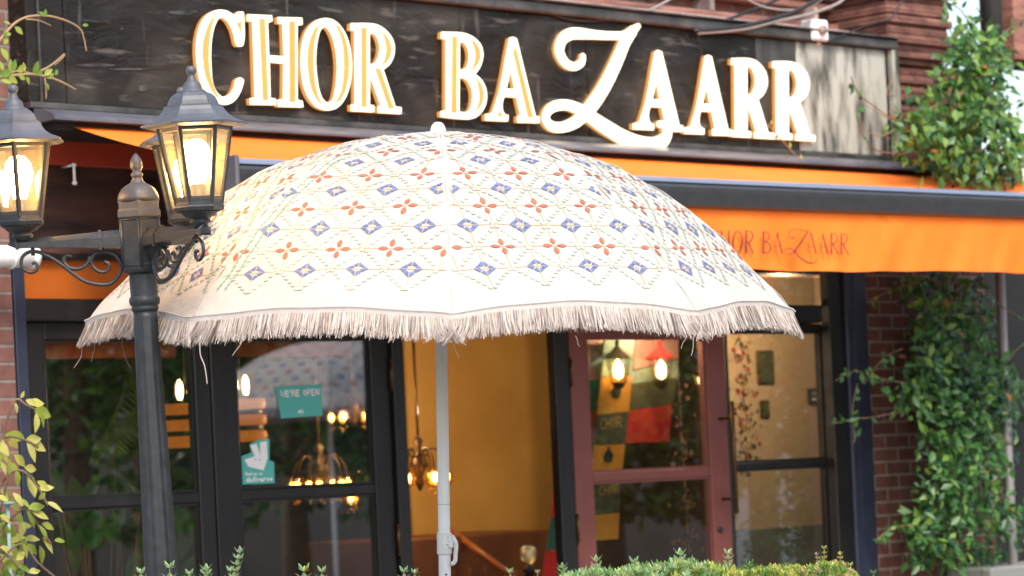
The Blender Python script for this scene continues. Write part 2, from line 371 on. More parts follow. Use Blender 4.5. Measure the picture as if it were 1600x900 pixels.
# fascia boards between sign and doors
m = MB(); fb(m, -2.215, 2.13, .02, .3, 2.28, 2.74); m.build('fascia', 'darkpaint', B)
m = MB(); fb(m, -2.19, -1.42, -.02, .02, 2.575, 2.69); m.build('red_fascia_panel', 'redpanel', B)
# mouldings above the sign
m = MB()
for z0, z1, pr in ((3.30, 3.335, .10), (3.40, 3.43, .06), (3.50, 3.56, .12), (3.62, 3.66, .17)):
    fb(m, -2.1, 2.62, .30 - pr, .31, z0 + .05, z1 + .05, 0, .006)
m.build('cornice', 'terra', B)
m = MB(); fb(m, -2.1, 2.62, .12, .31, 3.325, 3.345, 0, .004)
for i in range(14):
    if R.random() < .6: s0 = -2 + i * .31 + R.random() * .1; fb(m, s0, s0 + .03, .2, .31, 3.385, 3.45, 0, .002)
m.build('pale_moulding', 'lightmould', B)
# terracotta pier on the right with corbelled courses
m = MB(); YP = -.08; sA = S(1393, 60, YP); sB = S(1475, 60, YP); zc = Z(1430, 100, YP)
fb(m, sA, sB + .05, YP + .02, .33, zc + .03, 4.6)
k = 0
for i in range(18):
    z0 = zc + i * .043; pr = [.0, .012, .02, .004, .018, .03][(i * 5) % 6] if i > 1 else -.02 + i * .02
    fb(m, sA - pr, sB + .05 + pr, YP + .02 - pr, .33, z0 + .002, z0 + .037, 0, .006)
sC = S(1408, 180, YP + .06); sD = S(1456, 180, YP + .06)
for i in range(13):
    z0 = zc - .04 - i * .042; pr = (i % 2) * .012
    fb(m, sC - pr, sD + pr, YP + .06 - pr, .33, z0 + .002, z0 + .038, 0, .006)
fb(m, sC, sD, YP + .065, .33, 2.70, zc + .02)
m.build('terracotta_pier', 'terracourse', B)
m = MB(); fb(m, 2.3, 2.75, -.10, .02, 2.72, 2.80, 0, .004); m.build('pier_base', 'terra', B)
m = MB(); fb(m, 3.15, 3.6, -.1, .02, 3.25, 4.6); m.build('brick_pier', 'terra', B)
# ---- posts, jambs, headers
m = MB(); fb(m, -2.224, -2.18, -.022, .12, 0, 2.28); m.build('door_post', 'navy', B)
m = MB(); fb(m, 1.985, 2.128, -.018, .12, 0, 2.68, 0, .006); fb(m, 2.03, 2.034, -.021, -.018, 0, 2.6); m.build('door_post', 'navy', B)
m = MB(); fb(m, 1.893, 1.984, .0, .048, 0, 2.28); m.build('door_jamb', 'blackwood', B)
m = MB(); fb(m, -.568, -.512, .01, .05, 0, 2.12); m.build('door_jamb', 'blackwood', B)
m = MB(); fb(m, .268, .345, .015, .06, 0, 2.12); m.build('door_jamb', 'blackwood', B)
m = MB(); fb(m, -2.178, 1.85, .0, .12, 2.055, 2.13, 0, .005); fb(m, -2.178, 1.85, .012, .1, 2.262, 2.282); 
for s_ in (-1.43, -.55, .30, 1.23): fb(m, s_ - .025, s_ + .025, .012, .1, 2.13, 2.262)
m.build('door_header', 'blackwood', B)
m = MB(); fb(m, -2.178, -1.455, .04, .05, 2.13, 2.262, 0, 0); m.build('transom_reflection', 'amber', B)  # the awning's orange reflection in the transom glass, put into the panel colour
for s0, s1 in ((-1.405, -.575), (-.525, .275), (.325, 1.205), (1.255, 1.85)):
    m = MB(); fb(m, s0, s1, .04, .046, 2.13, 2.262, 0, 0); m.build('transom_window', 'glass', B)
# ---- glazed doors: (left, right, glass left, glass right, y, material)
def door(s0, s1, g0, g1, y, mt, rail=(1.425, 1.464), top=1.995, name='door', zt=2.054):
    sh = S(1000, 600, y) - S(1000, 600, 0); s0 += sh; s1 += sh; g0 += sh; g1 += sh
    d_ = MB(); t_ = .05
    fb(d_, s0, g0, y, y + t_, .02, zt, 0, .004); fb(d_, g1, s1, y, y + t_, .02, zt, 0, .004)
    fb(d_, g0, g1, y + .002, y + t_ - .002, top, zt, 0, .003); fb(d_, g0, g1, y + .002, y + t_ - .002, rail[0], rail[1], 0, .005)
    fb(d_, g0, g1, y + .002, y + t_ - .002, .02, .28, 0, .003)
    b_ = .008                                            # glazing beads
    for z0, z1 in ((.28, rail[0]), (rail[1], top)):
        for a_, c_ in (((g0, g0 + b_)), ((g1 - b_, g1))): fb(d_, a_, c_, y + .010, y + .03, z0, z1, 0, 0)
        fb(d_, g0 + b_, g1 - b_, y + .010, y + .03, z1 - b_, z1, 0, 0); fb(d_, g0 + b_, g1 - b_, y + .010, y + .03, z0, z0 + b_, 0, 0)
    o = d_.build(name, mt, B)
    for z0, z1 in ((.28, rail[0]), (rail[1], top)):
        p_ = MB(); fb(p_, g0 + b_, g1 - b_, y + .018, y + .024, z0 + b_, z1 - b_, 0, 0); p_.build('glass_pane', 'glass', o)
    return o
def hinge(o, s, y, z, mt='brass_dark'):
    h = MB(); h.tube([(s, y, z - .05), (s, y, z + .05)], .006, 8); h.tube([(s, y, z - .056), (s, y, z - .05)], .008, 8); h.tube([(s, y, z + .05), (s, y, z + .056)], .008, 8); h.build('hinge', mt, o)
dl = door(-2.176, -1.428, -2.108, -1.494, .03, 'blackwood')
d2 = door(-1.422, -.604, -1.308, -.690, .03, 'blackwood')
hinge(d2, -.572, .018, 1.86); hinge(d2, -.572, .018, 1.25)
d3 = door(.336, 1.226, .435, 1.113, .02, 'maroon'); d3['label'] = 'maroon painted glazed door with long pull handle'
hinge(d3, .350, .012, 1.86); hinge(d3, .350, .012, 1.25)
h = MB(); h.tube([(1.195, -.055, 1.27), (1.195, -.055, 1.73)], .009, 10)
for z_ in (1.66, 1.33): h.tube([(1.195, -.055, z_), (1.195, .02, z_)], .006, 8)
h.build('handle', 'brass_dark', d3)
h = MB(); h.tube([(1.17, .021, 1.205), (1.17, .012, 1.205)], .012, 12); h.build('lock', 'black', d3)
d4 = door(1.232, 1.87, 1.25, 1.848, .05, 'blackwood', rail=(1.446, 1.476), top=2.02, name='fixed_window')
# ---- interior
m = MB(); fb(m, -3, 5, .36, 6, -.02, .012, 0, 0); tag(m.build('shop_floor', 'floor', B))
m = MB(); fb(m, -3, 5, .36, 6, 2.6, 2.65, 0, 0); m.build('ceiling', 'darkroom', B)
m = MB(); fb(m, -3, 5.2, 5.4, 5.5, 0, 2.6, 0, 0); fb(m, -3.05, -3, .36, 5.4, 0, 2.6, 0, 0); m.build('rear_wall', 'darkroom', B)
YW = 2.2
m = MB(); fb(m, S(640, 700, YW), S(885, 600, YW), YW, YW + .08, .0, 2.6, 0, 0); m.build('ochre_partition', 'yellowwall', B)
m = MB(); fb(m, S(885, 600, YW), S(886, 600, YW) + .04, .95, YW, 0, 2.6, 0, 0); m.build('partition', 'darkroom', B)
YT = .75
m = MB(); fb(m, S(1128, 600, YT), 3.4, YT, YT + .08, 1.17, 2.6, 0, 0); m.build('tan_partition', 'tanwall', B)
m = MB(); fb(m, S(1128, 600, YT), 3.4, YT - .02, YT + .08, 0, 1.17, 0, 0); m.build('grey_dado', 'greystone', B)
# interior things
t = thing('door_keypad', 'small black keypad on the tan wall inside the right window', 'keypad', (S(1268, 620, YT), YT, Z(1268, 620, YT)))
s0, z0 = FP(1268, 619, YT)
m = MB(); fb(m, s0 - .032, s0 + .032, YT - .02, YT, z0 - .035, z0 + .035, 0, .004); m.build('housing', 'black', t)
m = MB(); fb(m, s0 - .018, s0 + .018, YT - .023, YT - .02, z0 + .002, z0 + .022, 0, 0); m.build('display', 'clothsage', t)
m = MB()
for i in range(3): fb(m, s0 - .018 + i * .013, s0 - .01 + i * .013, YT - .023, YT - .02, z0 - .02, z0 - .01, 0, 0)
m.build('button', 'white', t)
for (x0, y0, x1, y1), lab in (((1180, 548, 1208, 600), 'small dark framed picture high on the tan wall inside the right window'), ((1186, 626, 1200, 652), 'tiny dark framed picture below the larger one on the tan wall')):
    A0 = FP(x0, y0, YT); A1 = FP(x1, y1, YT); t = thing('picture', lab, 'picture', (A0[0], YT, A1[1])); m = MB(); fb(m, A0[0], A1[0], YT - .015, YT, A1[1], A0[1]); m.build('picture_frame', 'brass_dark', t)
    m = MB(); fb(m, A0[0] + .008, A1[0] - .008, YT - .018, YT - .015, A1[1] + .008, A0[1] - .008, 0, 0); m.build('picture_print', 'clotholive', t)
# rail leaning in front of the ochre wall, oil lamp, counter clutter
def chandelier(px, py, y, nb, sc, lab, hang, group='ornate brass chandeliers inside the shop'):
    s_, z_ = FP(px, py, y); t = thing('chandelier', lab, 'chandelier', (s_, y, z_), group=group)
    f_ = MB(); f_.tube([(s_, y, z_ + hang), (s_, y, z_ - .10 * sc)], .009 * sc, 8)
    f_.lathe([(.005, .2 * sc), (.03 * sc, .17 * sc), (.012, .12 * sc), (.05 * sc, .05 * sc), (.06 * sc, 0), (.02 * sc, -.05 * sc), (.03 * sc, -.08 * sc), (.004, -.13 * sc)], 14, (s_, y, z_))
    f_.build('stem', 'brass_dark', t)
    for i in range(nb):
        q = 2 * math.pi * i / nb + .4; ux, uy = math.cos(q), math.sin(q); r_ = .16 * sc
        P = lambda a_, h_: (s_ + ux * a_ * r_, y + uy * a_ * r_, z_ + h_ * sc)
        f_ = MB(); f_.tube(smooth_path([P(.1, .02), P(.45, .12), P(.85, .08), P(1, -.02), P(.9, -.07), P(.7, -.05), P(.7, -.01), P(.8, .0)], 4), .006 * sc, 7)
        f_.build('arm', 'brass_dark', t)
        c_ = P(1, -.05)
        l_ = MB(); l_.lathe([(.014 * sc, .05 * sc), (.032 * sc, .02 * sc), (.044 * sc, -.01 * sc), (.036 * sc, -.04 * sc), (.010 * sc, -.06 * sc)], 14, c_, caps=False); sh = l_.build('lamp_shade', 'amberglass', t)
        l_ = MB(); l_.lathe([(.002, .028 * sc), (.017 * sc, .016 * sc), (.021 * sc, 0), (.014 * sc, -.02 * sc), (.002, -.028 * sc)], 12, c_, caps=False); l_.build('bulb', 'flame', sh)
        for j in range(3):
            bm_ = MB(); cc = (c_[0] + R.uniform(-.03, .03) * sc, c_[1], c_[2] - (.075 + .012 * j) * sc); bm_.lathe([(.001, .008 * sc), (.008 * sc, 0), (.001, -.008 * sc)], 8, cc); bm_.build('glass_drop', 'brass', t)
    return t
chandelier(655, 733, 1.25, 6, .72, 'brass chandelier with lit bulbs seen through the doorway left of the umbrella pole', .9)
chandelier(552, 640, 1.9, 6, .62, 'brass chandelier with lit bulbs high behind the glass beside the open card', .6)
chandelier(500, 745, 1.5, 7, .75, 'low brass chandelier with lit bulbs just above the rail of the second black door', 1.0)
chandelier(580, 765, 1.0, 5, .6, 'small brass chandelier with lit bulbs at the right edge of the second black door', 1.0)
# pleated wall lamps behind the first door
def shade_lamp(px, py, y, lab, wd=.12):
    s_, z_ = FP(px, py, y); t = thing('striped_lantern', lab, 'lantern', (s_, y, z_), group='orange striped lanterns hanging behind the door glass')
    f_ = MB(); f_.tube([(s_, y, z_ + .9), (s_, y, z_ + .1)], .003, 6); f_.build('cord', 'black', t)
    for k in range(3):
        l_ = MB(); l_.lathe([(wd * .9, -.022), (wd, -.018), (wd * 1.04, 0), (wd, .018), (wd * .9, .022)], 24, (s_, y, z_ - .065 * k)); o = l_.build('orange_band', M_OR, t)
    for k in range(2):
        l_ = MB(); l_.lathe([(wd * .86, -.012), (wd * .86, .012)], 24, (s_, y, z_ - .0325 - .065 * k)); l_.build('dark_band', 'black', t)
    for dxx in (-.025, .03):
        l_ = MB(); l_.lathe([(.003, .05), (.012, .03), (.014, 0), (.008, -.03)], 10, (s_ + dxx, y, z_ + .07)); l_.build('bulb', 'flame', t)
M_REFL = mat('dark_red_reflection', (.55, .07, .015), .8)
M_OR = mat('orange_lit_fabric', (.6, .16, .02), .7, emit=(1, .28, .03), es=.2)
shade_lamp(290, 640, 1.3, 'orange striped lantern hanging behind the first black door')
shade_lamp(376, 632, 1.3, 'orange striped lantern hanging behind the left edge of the second black door', .10)
# hanging patchwork banners behind the maroon door
YB = .30
def banner(name, lab, cells, base, y):
    t = thing(name, lab, 'banner', base)
    for i, (quad, mt) in enumerate(cells):
        m = MB(); P = [FP(px, py, y) for px, py in quad]; m.prism(P, y, y + .006); m.build('cloth_panel', mt, t)
    return t
b1 = banner('text_banner', 'narrow banner of ochre and olive panels with small gold lettering behind the maroon door',
    [([(940, 590), (988, 585), (983, 643), (934, 648)], 'clothyellow'), ([(934, 649), (983, 644), (977, 693), (928, 695)], 'clotholive'), ([(928, 696), (977, 694), (973, 733), (925, 735)], 'clothyellow'),
     ([(945, 525), (992, 525), (988, 584), (940, 589)], 'clothsage'), ([(925, 745), (972, 745), (968, 800), (925, 805)], 'clotholive'), ([(925, 806), (968, 801), (966, 842), (925, 845)], 'clothyellow')], (S(955, 640, YB), YB, Z(955, 640, YB)), YB)
b2 = banner('patchwork_banner', 'wide patchwork cloth with pink, sage and red squares behind the maroon door',
    [([(915, 522), (945, 522), (938, 592), (915, 595)], 'clothpink'), ([(993, 522), (1060, 520), (1060, 560), (990, 578)], 'clothpink'), ([(989, 580), (1060, 562), (1058, 590), (986, 600)], 'clothsage'),
     ([(984, 642), (1050, 632), (1046, 690), (978, 692)], 'clothred'), ([(915, 596), (938, 593), (932, 640), (915, 642)], 'clothteal'), ([(915, 643), (932, 641), (927, 695), (915, 698)], 'clothred'),
     ([(986, 601), (1058, 591), (1052, 631), (984, 641)], 'clotholive')], (S(1010, 600, YB + .05), YB + .05, Z(1010, 600, YB + .05)), YB + .05)
# small printed figure and lettering on the banner
def strokes(mb, segs, org, sc, y, dep=0, mi=0, px0=None, mside=None, y_step=-.0002):
    """segs: lists of (x, y, r) in crop pixels; org, sc: crop origin and scale"""
    for k_, sg in enumerate(segs):
        pts = smooth_path(sg, 5) if len(sg) > 2 else sg
        out = []
        for x, yy, r_ in pts:
            s_, z_ = FP(org[0] + x / sc, org[1] + yy / sc, y); out.append((s_, z_, abs(r_) / sc / PPM))
        ribbon(mb, out, y + y_step * k_, dep, mi, mside)
PPM = 372.0
def minifont(text):
    G = {'C': [[(9, 1), (4, 0), (0, 5), (4, 10), (9, 9)]], 'H': [[(0, 0), (0, 10)], [(8, 0), (8, 10)], [(0, 5), (8, 5)]], 'O': [[(4, 0), (0, 5), (4, 10), (8, 5), (4, 0)]], 'R': [[(0, 0), (0, 10)], [(0, 0), (6, 0), (8, 2.5), (6, 5), (0, 5)], [(4, 5), (8, 10)]],
         'W': [[(0, 0), (2.5, 10), (5, 2), (7.5, 10), (10, 0)]], 'E': [[(0, 0), (0, 10)], [(0, 0), (7, 0)], [(0, 5), (6, 5)], [(0, 10), (7, 10)]], "'": [[(1, 0), (1, 3)]], 'P': [[(0, 0), (0, 10)], [(0, 0), (6, 0), (8, 2.5), (6, 5), (0, 5)]], 'N': [[(0, 10), (0, 0)], [(0, 0), (8, 10)], [(8, 10), (8, 0)]], ' ': [],
         'f': [[(6, 0), (3, 1), (3, 10)], [(0, 4), (6, 4)]], 'i': [[(1, 4), (1, 10)], [(1, 1), (1, 1.6)]], 'n': [[(0, 4), (0, 10)], [(0, 5), (4, 4), (6, 6), (6, 10)]], 'd': [[(6, 0), (6, 10)], [(6, 5), (3, 4), (0, 7), (3, 10), (6, 9)]], 'u': [[(0, 4), (0, 9), (3, 10), (6, 9)], [(6, 4), (6, 10)]], 's': [[(6, 4), (2, 4), (1, 6), (5, 8), (4, 10), (0, 10)]],
         'o': [[(3, 4), (0, 7), (3, 10), (6, 7), (3, 4)]], 'e': [[(0, 7), (6, 7), (3, 4), (0, 7), (3, 10), (6, 9)]], 'l': [[(1, 0), (1, 10)]], 'v': [[(0, 4), (3, 10), (6, 4)]], 'r': [[(0, 4), (0, 10)], [(0, 6), (3, 4), (5, 4)]]}
    x = 0; out = []
    for ch in text:
        g_ = G[ch]; wd = max([p[0] for l in g_ for p in l] + [2 if ch != ' ' else 4])
        out += [[(px + x, py) for px, py in l] for l in g_]; x += wd + 3
    return out, x - 3
def write(mb, text, p0, p1, hpx, y, r=.9, mi=0):
    g_, wd = minifont(text)
    for k_, l in enumerate(g_):
        pts = []
        for x, yy in l:
            u = x / wd; px = p0[0] + (p1[0] - p0[0]) * u; py = p0[1] + (p1[1] - p0[1]) * u + yy / 10 * hpx
            s_, z_ = FP(px, py, y); pts.append((s_, z_, r / PPM))
        ribbon(mb, pts, y - .0002 * k_, 0, mi)
m = MB(); write(m, 'CHOR', (938, 655), (970, 651), 16, YB - .003, 1.0); m.build('lettering', 'gold', b1)
for cx, cy in ((962, 610), (950, 711)):
    m = MB(); P = [FP(cx + a_, cy + b_, YB) for a_, b_ in ((-6, 10), (-8, 2), (-4, -5), (-1, -7), (-2, -12), (2, -13), (3, -7), (8, -2), (7, 8), (3, 12), (-3, 12))]; m.prism(P, YB - .003, YB - .0005); m.build('printed_emblem', 'black', b1)
m = MB(); write(m, 'CHOR', (936, 760), (966, 757), 14, YB - .003, .9); m.build('lettering', 'gold', b1)
# small lanterns added for the street lamp's reflection in the maroon door
def lamp_reflection(px, py, y, lab, roof='clothred', sc=1.0):
    s_, z_ = FP(px, py, y); t = thing('reflected_lantern', lab, 'lantern', (s_, y, z_), group='small lanterns standing in for the street lamp reflection in the maroon door')
    k = .05 * sc; l_ = MB(); l_.lathe([(k * .08, k * 2.5), (k * .2, k * 2.2), (k * .15, k * 1.9), (k * .55, k * 1.5), (k * 1.35, k * .95), (k * 1.3, k * .85)], 6, (s_, y, z_), smooth=False)
    l_.build('lantern_roof', roof, t)  # roof of the lantern added for the street lamp's reflection
    l_ = MB()
    for i in range(6):
        q = math.pi * i / 3; l_.tube([(s_ + math.sin(q) * k, y - math.cos(q) * k, z_ + k * .9), (s_ + math.sin(q) * k * .6, y - math.cos(q) * k * .6, z_ - k * 1.1)], .0025, 5)
    l_.lathe([(k * .62, -k * 1.1), (k * .5, -k * 1.4), (k * .2, -k * 1.6)], 6, (s_, y, z_), smooth=False); l_.tube([(s_, y, z_ + k * 2.4), (s_, y, z_ + k * 2.4 + .35)], .002, 5)
    l_.build('lantern_frame', 'brass_dark', t)
    l_ = MB(); l_.lathe([(.002, k * .8), (k * .32, k * .45), (k * .42, 0), (k * .36, -k * .6), (.004, -k * .8)], 12, (s_, y, z_)); l_.build('bulb', 'flame', t)
lamp_reflection(966, 577, .25, 'small copper-roofed lantern standing in for a street lamp reflection above the ochre banner', 'brass_dark')
lamp_reflection(1033, 577, .25, 'small red-roofed lantern standing in for a street lamp reflection in the middle of the maroon door', 'clothred')
lamp_reflection(1097, 592, .25, 'small dark lantern standing in for a street lamp reflection at the right edge of the maroon door', 'black', .8)
# leaning red and teal cloth by the opening, oil lamp, wooden rail, counter
cl = banner('striped_cloth', 'red and teal striped cloth hanging beside the doorway', [([(868, 740), (880, 700), (880, 800), (862, 808)], 'clothred'), ([(862, 809), (880, 801), (880, 858), (854, 860)], 'clothteal'), ([(854, 861), (880, 859), (880, 930), (844, 930)], 'clothred')], (S(868, 820, .5), .5, Z(868, 820, .5)), .5)
s_, z_ = FP(826, 866, 1.0); t = thing('globe_lamp', 'clear glass globe lamp on black stand in the doorway', 'lamp', (s_, 1.0, z_ - .3))
l_ = MB(); l_.lathe([(.012, -.045), (.036, -.028), (.045, 0), (.036, .028), (.012, .042)], 18, (s_, 1.0, z_), caps=False); l_.build('globe', glass('clear_globe', (.95, .85, .7), fac=.22), t)
l_ = MB(); l_.lathe([(.07, -.3), (.06, -.28), (.02, -.26), (.018, -.08), (.03, -.07), (.012, -.045)], 16, (s_, 1.0, z_)); l_.build('stand', 'black', t)
m = MB(); a_ = FP(700, 826, 1.7); b_ = FP(800, 900, 1.3); m.tube([(a_[0], 1.7, a_[1]), (b_[0], 1.3, b_[1])], .016, 10); c_ = FP(650, 800, 1.9); m.tube([(a_[0] - .03, 1.7, a_[1] + .02), (a_[0], 1.7, a_[1] - 1.0)], .02, 8)
solo(m, 'stair_rail', 'wood', 'polished wooden rail sloping down inside the doorway', 'handrail', (a_[0], 1.7, a_[1] - 1))
m = MB(); a_ = FP(650, 838, 1.9); b_ = FP(795, 880, 1.9); fb(m, a_[0] - .5, b_[0], 1.6, 2.1, 0, a_[1], 0, .01)
solo(m, 'wooden_counter', 'counterwood', 'low wooden counter in front of the ochre wall', 'counter', (a_[0], 1.9, 0))
t0 = (S(800, 900, 1.3), 1.3, 0)
for i in range(9):
    px = 705 + i * 12; yb = 1.62 + .05 * (i % 2); s_, z_ = FP(px, 893 - (i * 7) % 11, yb)
    m = MB(); m.lathe([(.02, -.05), (.022, 0), (.018, .03), (.008, .05), (.008, .075)], 10, (s_, yb, z_))
    solo(m, 'glass_bottle', 'brass_dark' if i % 2 else 'wood', 'small brown bottle or jar on the counter below the ochre wall', 'bottle', (s_, yb, z_ - .05), group='small bottles on the counter')
# garland behind the right window
def garland(px, y0p, y1p, y, lab, n, cols, seed):
    rr = random.Random(seed); s_, z_ = FP(px, y0p, y); zb = Z(px, y1p, y)
    t = thing('flower_garland', lab, 'garland', (s_, y, z_), group='hanging garlands behind the glass')
    c_ = MB(); c_.tube([(s_, y, z_ + .1), (s_ + .01, y, zb)], .002, 5); c_.build('cord', 'gold_thread', t)
    for ci, (mt, frac) in enumerate(cols):
        l_ = MB()
        for i in range(int(n * frac)):
            p = (s_ + rr.gauss(0, .032), y + rr.gauss(0, .02), zb + (z_ - zb) * rr.random()); q = rr.random() * 6.28; r_ = rr.uniform(.007, .017)
            for k in range(4): l_.leaf(p, (math.cos(q + k * 1.57), rr.uniform(-.4, .1), math.sin(q + k * 1.57)), (0, -1, 0), r_, r_ * .8)
        l_.build('flowers', mt, t)
garland(1158, 520, 745, .35, 'garland of red flowers and gold beads at the left edge of the right window', 150, (('clothred', .3), ('brass', .35), ('clothpink', .3), ('leaf1', .25)), 3)
garland(1070, 760, 880, .4, 'garland of purple and gold beads in the lower pane of the maroon door', 110, (('purple', .6), ('brass', .5)), 4)
garland(1060, 600, 725, .4, 'garland of dull beads in the upper pane of the maroon door', 70, (('purple', .5), ('clothpink', .25), ('brass', .25)), 5)
# cards stuck to the glass of the second door
def card(name, lab, quad, mt, base):
    t = thing(name, lab, 'sign', (FP(*base, .0465)[0], .0465, FP(*base, .0465)[1])); m = MB(); m.prism([FP(px, py, .0465) for px, py in quad], .0460, .0478); m.build('card', mt, t); return t
t = card('open_sign', 'teal open card hanging behind the second black door', [(431, 604), (502, 600), (504, 649), (439, 654)], 'teal', (468, 625))
m = MB(); write(m, "WE'RE OPEN", (439, 611), (497, 608), 9, .0456, .9); m.build('lettering', 'white', t)
m = MB(); write(m, 'on', (466, 639), (473, 638), 7, .0456, .8); m.build('lettering', 'white', t)
t = card('delivery_sticker', 'teal delivery sticker with white two-eared emblem low on the second black door', [(377, 713), (393, 707), (390, 694), (405, 687), (421, 686), (421, 719), (428, 722), (429, 755), (379, 757)], 'teal', (403, 726))
m = MB(); m.prism([FP(px, py, .0455) for px, py in ((382, 718), (398, 713), (391, 696), (401, 693), (407, 713), (406, 691), (417, 689), (418, 716), (412, 735), (388, 729))], .0453, .0457); m.build('emblem', 'white', t)
m = MB()
for cx in (399, 406): m.prism([FP(cx + a_, 718 + b_, .0455) for a_, b_ in ((-1.2, -1), (1.2, -1), (1.2, 1.2), (-1.2, 1.2))], .0449, .0452)
m.build('emblem_eyes', 'teal', t)
m = MB(); write(m, 'find us on', (383, 738), (409, 737), 5, .0456, .5); m.build('lettering', 'white', t)
m = MB(); write(m, 'deliveroo', (385, 746), (425, 744), 7, .0456, .9); m.build('lettering', 'white', t)
# potted plant behind the first door
YPl = .45
s_, z_ = FP(150, 880, YPl); t = thing('indoor_plant', 'broad leaved indoor plant behind the lower glass of the first door', 'plant', (s_, YPl, 0))
m = MB(); m.lathe([(.12, 0), (.16, .35), (.15, .35)], 18, (s_, YPl, 0)); m.build('plant_pot', 'darkroom', t)
m = MB(); q = MB()
for i in range(22):
    px = 92 + R.random() * 200; py = 790 + R.random() * 120; a1 = FP(px, py, YPl); rr = R.uniform(-.8, .8)
    q.tube(smooth_path([(s_, YPl, .34), ((s_ + a1[0]) / 2, YPl, .9), (a1[0], YPl, a1[1])], 4), .004, 5)
    m.leaf((a1[0], YPl, a1[1]), (rr, -.3, .6 + R.random()), (R.uniform(-.5, .5), -1, .2), R.uniform(.1, .2), R.uniform(.05, .09), 0, .1, 1)
m.build('foliage', 'leaf2', t); q.build('stem', 'stem', t)
s_, z_ = FP(190, 700, .6); t = thing('palm_plant', 'yellow-green palm fronds behind the upper glass of the first door', 'plant', (s_, .6, 0))
m = MB(); q = MB()
for k, (x0, y0, x1, y1) in enumerate(((155, 690, 205, 560), (205, 560, 222, 640), (160, 690, 218, 630), (150, 690, 190, 660))):
    a1 = FP(x0, y0, .6); b1_ = FP(x1, y1, .6); path = smooth_path([(a1[0], .6, a1[1]), ((a1[0] + b1_[0]) / 2 + .03, .58, (a1[1] + b1_[1]) / 2 + .04), (b1_[0], .6, b1_[1])], 10)
    q.tube(path, .003, 5)
    for i, p in enumerate(path):
        for sg in (-1, 1): m.leaf(p, (.5 * sg + .2, -.1, -.55), (0, -1, .2), .11, .012, 0, .05)
m.build('foliage', 'yl2', t); q.tube([(s_, .6, .2), (s_ - .05, .6, Z(155, 690, .6))], .012, 8); q.build('stem', 'stem', t)
m = MB(); m.lathe([(.12, 0), (.15, .22), (.14, .22)], 18, (s_, .6, 0)); m.build('plant_pot', 'darkroom', t)
# point lights added: two for the chandeliers, two unseen ones for banners and tan wall
for (px, py, y_, en, rad) in ((668, 640, 1.5, 7.5, .02), (540, 648, 1.3, 6, .02), (1010, 500, .2, 5, .02), (1225, 494, .3, 11, .015)):
    if en:
        s_, z_ = FP(px, py, y_); li = bpy.data.lights.new('added_room_light', 'POINT'); li.energy = en; li.color = (1, .72, .4); li.shadow_soft_size = rad
        lo = bpy.data.objects.new('added_room_light', li); col.objects.link(lo); lo.location = fw(s_, y_, z_)
#PART3
# ------------------------------------------------------------------ red strips added for the awning's reflection at the tops of the doors
for s0, s1, lab in ((-2.10, -1.50, 'dark red strip standing in for the awning reflection at the top of the first black door'), (-1.30, -.70, 'dark red strip standing in for the awning reflection at the top of the second black door')):
    t = thing('red_reflection_strip', lab, 'reflection strip', (s0, .085, 1.93)); m = MB(); fb(m, s0, s1, .082, .086, 1.932, 2.05, 0, 0); m.build('fabric', M_REFL, t); m = MB(); m.tube([(s0, .084, 1.932), (s1, .084, 1.932)], .004, 6); m.build('strip_edge', 'black', t)  # the fabric mesh here is the added reflection strip, not cloth
# ------------------------------------------------------------------ the lit sign
M['boardpale'] = mat('worn_grey_board', (.05, .048, .04), .34, (.42, .42, .37), 4, bump=.3, bscale=9, stretch=(3.4, 1, .9), pos=(.34, .56))
M['boardmid'] = mat('worn_dark_board', (.02, .018, .016), .36, (.085, .078, .07), 5, bump=.3, bscale=9, stretch=(3, 1, .7), pos=(.35, .75))
def xprof(mb, prof, s0, s1, mi=0, z1off=0, smooth=False):
    n = len(prof); vs = [(s0, y, z) for y, z in prof] + [(s1, y, z + z1off) for y, z in prof]
    mb.add(vs, [(i, (i + 1) % n, n + (i + 1) % n, n + i) for i in range(n)], mi, smooth); mb.add(vs, [tuple(range(n)), tuple(range(n, 2 * n))[::-1]], mi)
q0 = S(1390, 200, -.12) - S(1390, 200, 0); q1 = S(50, 120, -.12) - S(50, 120, 0)
SG = thing('shop_sign', 'long black fascia sign with lit cream letters reading CHOR BAZAARR', 'sign', (0, -.1, 2.74))
cuts = [-2.118 + q1] + [S(x, 120, -.12) for x in (103, 722, 918, 1183, 1245)] + [2.345 + q0]
for i in range(len(cuts) - 1):
    m = MB(); fb(m, cuts[i] + .0015, cuts[i + 1] - .0015, -.12 - (.0015 if i % 2 else 0), .0, 2.766, 3.222, 0, .002)
    m.build('board_panel', ['board', 'board', 'board', 'board', 'boardmid', 'boardpale'][i], SG)
m = MB(); fb(m, -2.12 + q1, 2.405 + q0, -.135, .0, 2.742, 2.764, 0, .003); fb(m, -2.12 + q1, 2.405 + q0, -.15, .0, 3.224, 3.268, 0, .006); fb(m, -2.12 + q1, 2.405 + q0, -.165, .0, 3.269, 3.276, 0, .002)
m.build('frame', 'boardtrim', SG)
m = MB(); fb(m, 2.362 + q0, 2.405 + q0, -.15, .0, 2.765, 3.223, 0, .004); m.build('frame', 'boardpale', SG)
m = MB(); fb(m, 2.347 + q0, 2.361 + q0, -.121, .0, 2.766, 3.222, 0, .001); m.build('shadow_gap', 'black', SG)
m = MB(); fb(m, -2.075 + q1, -2.068 + q1, -.128, -.12, 2.766, 3.222, 0, .001); m.build('batten', 'boardtrim', SG)
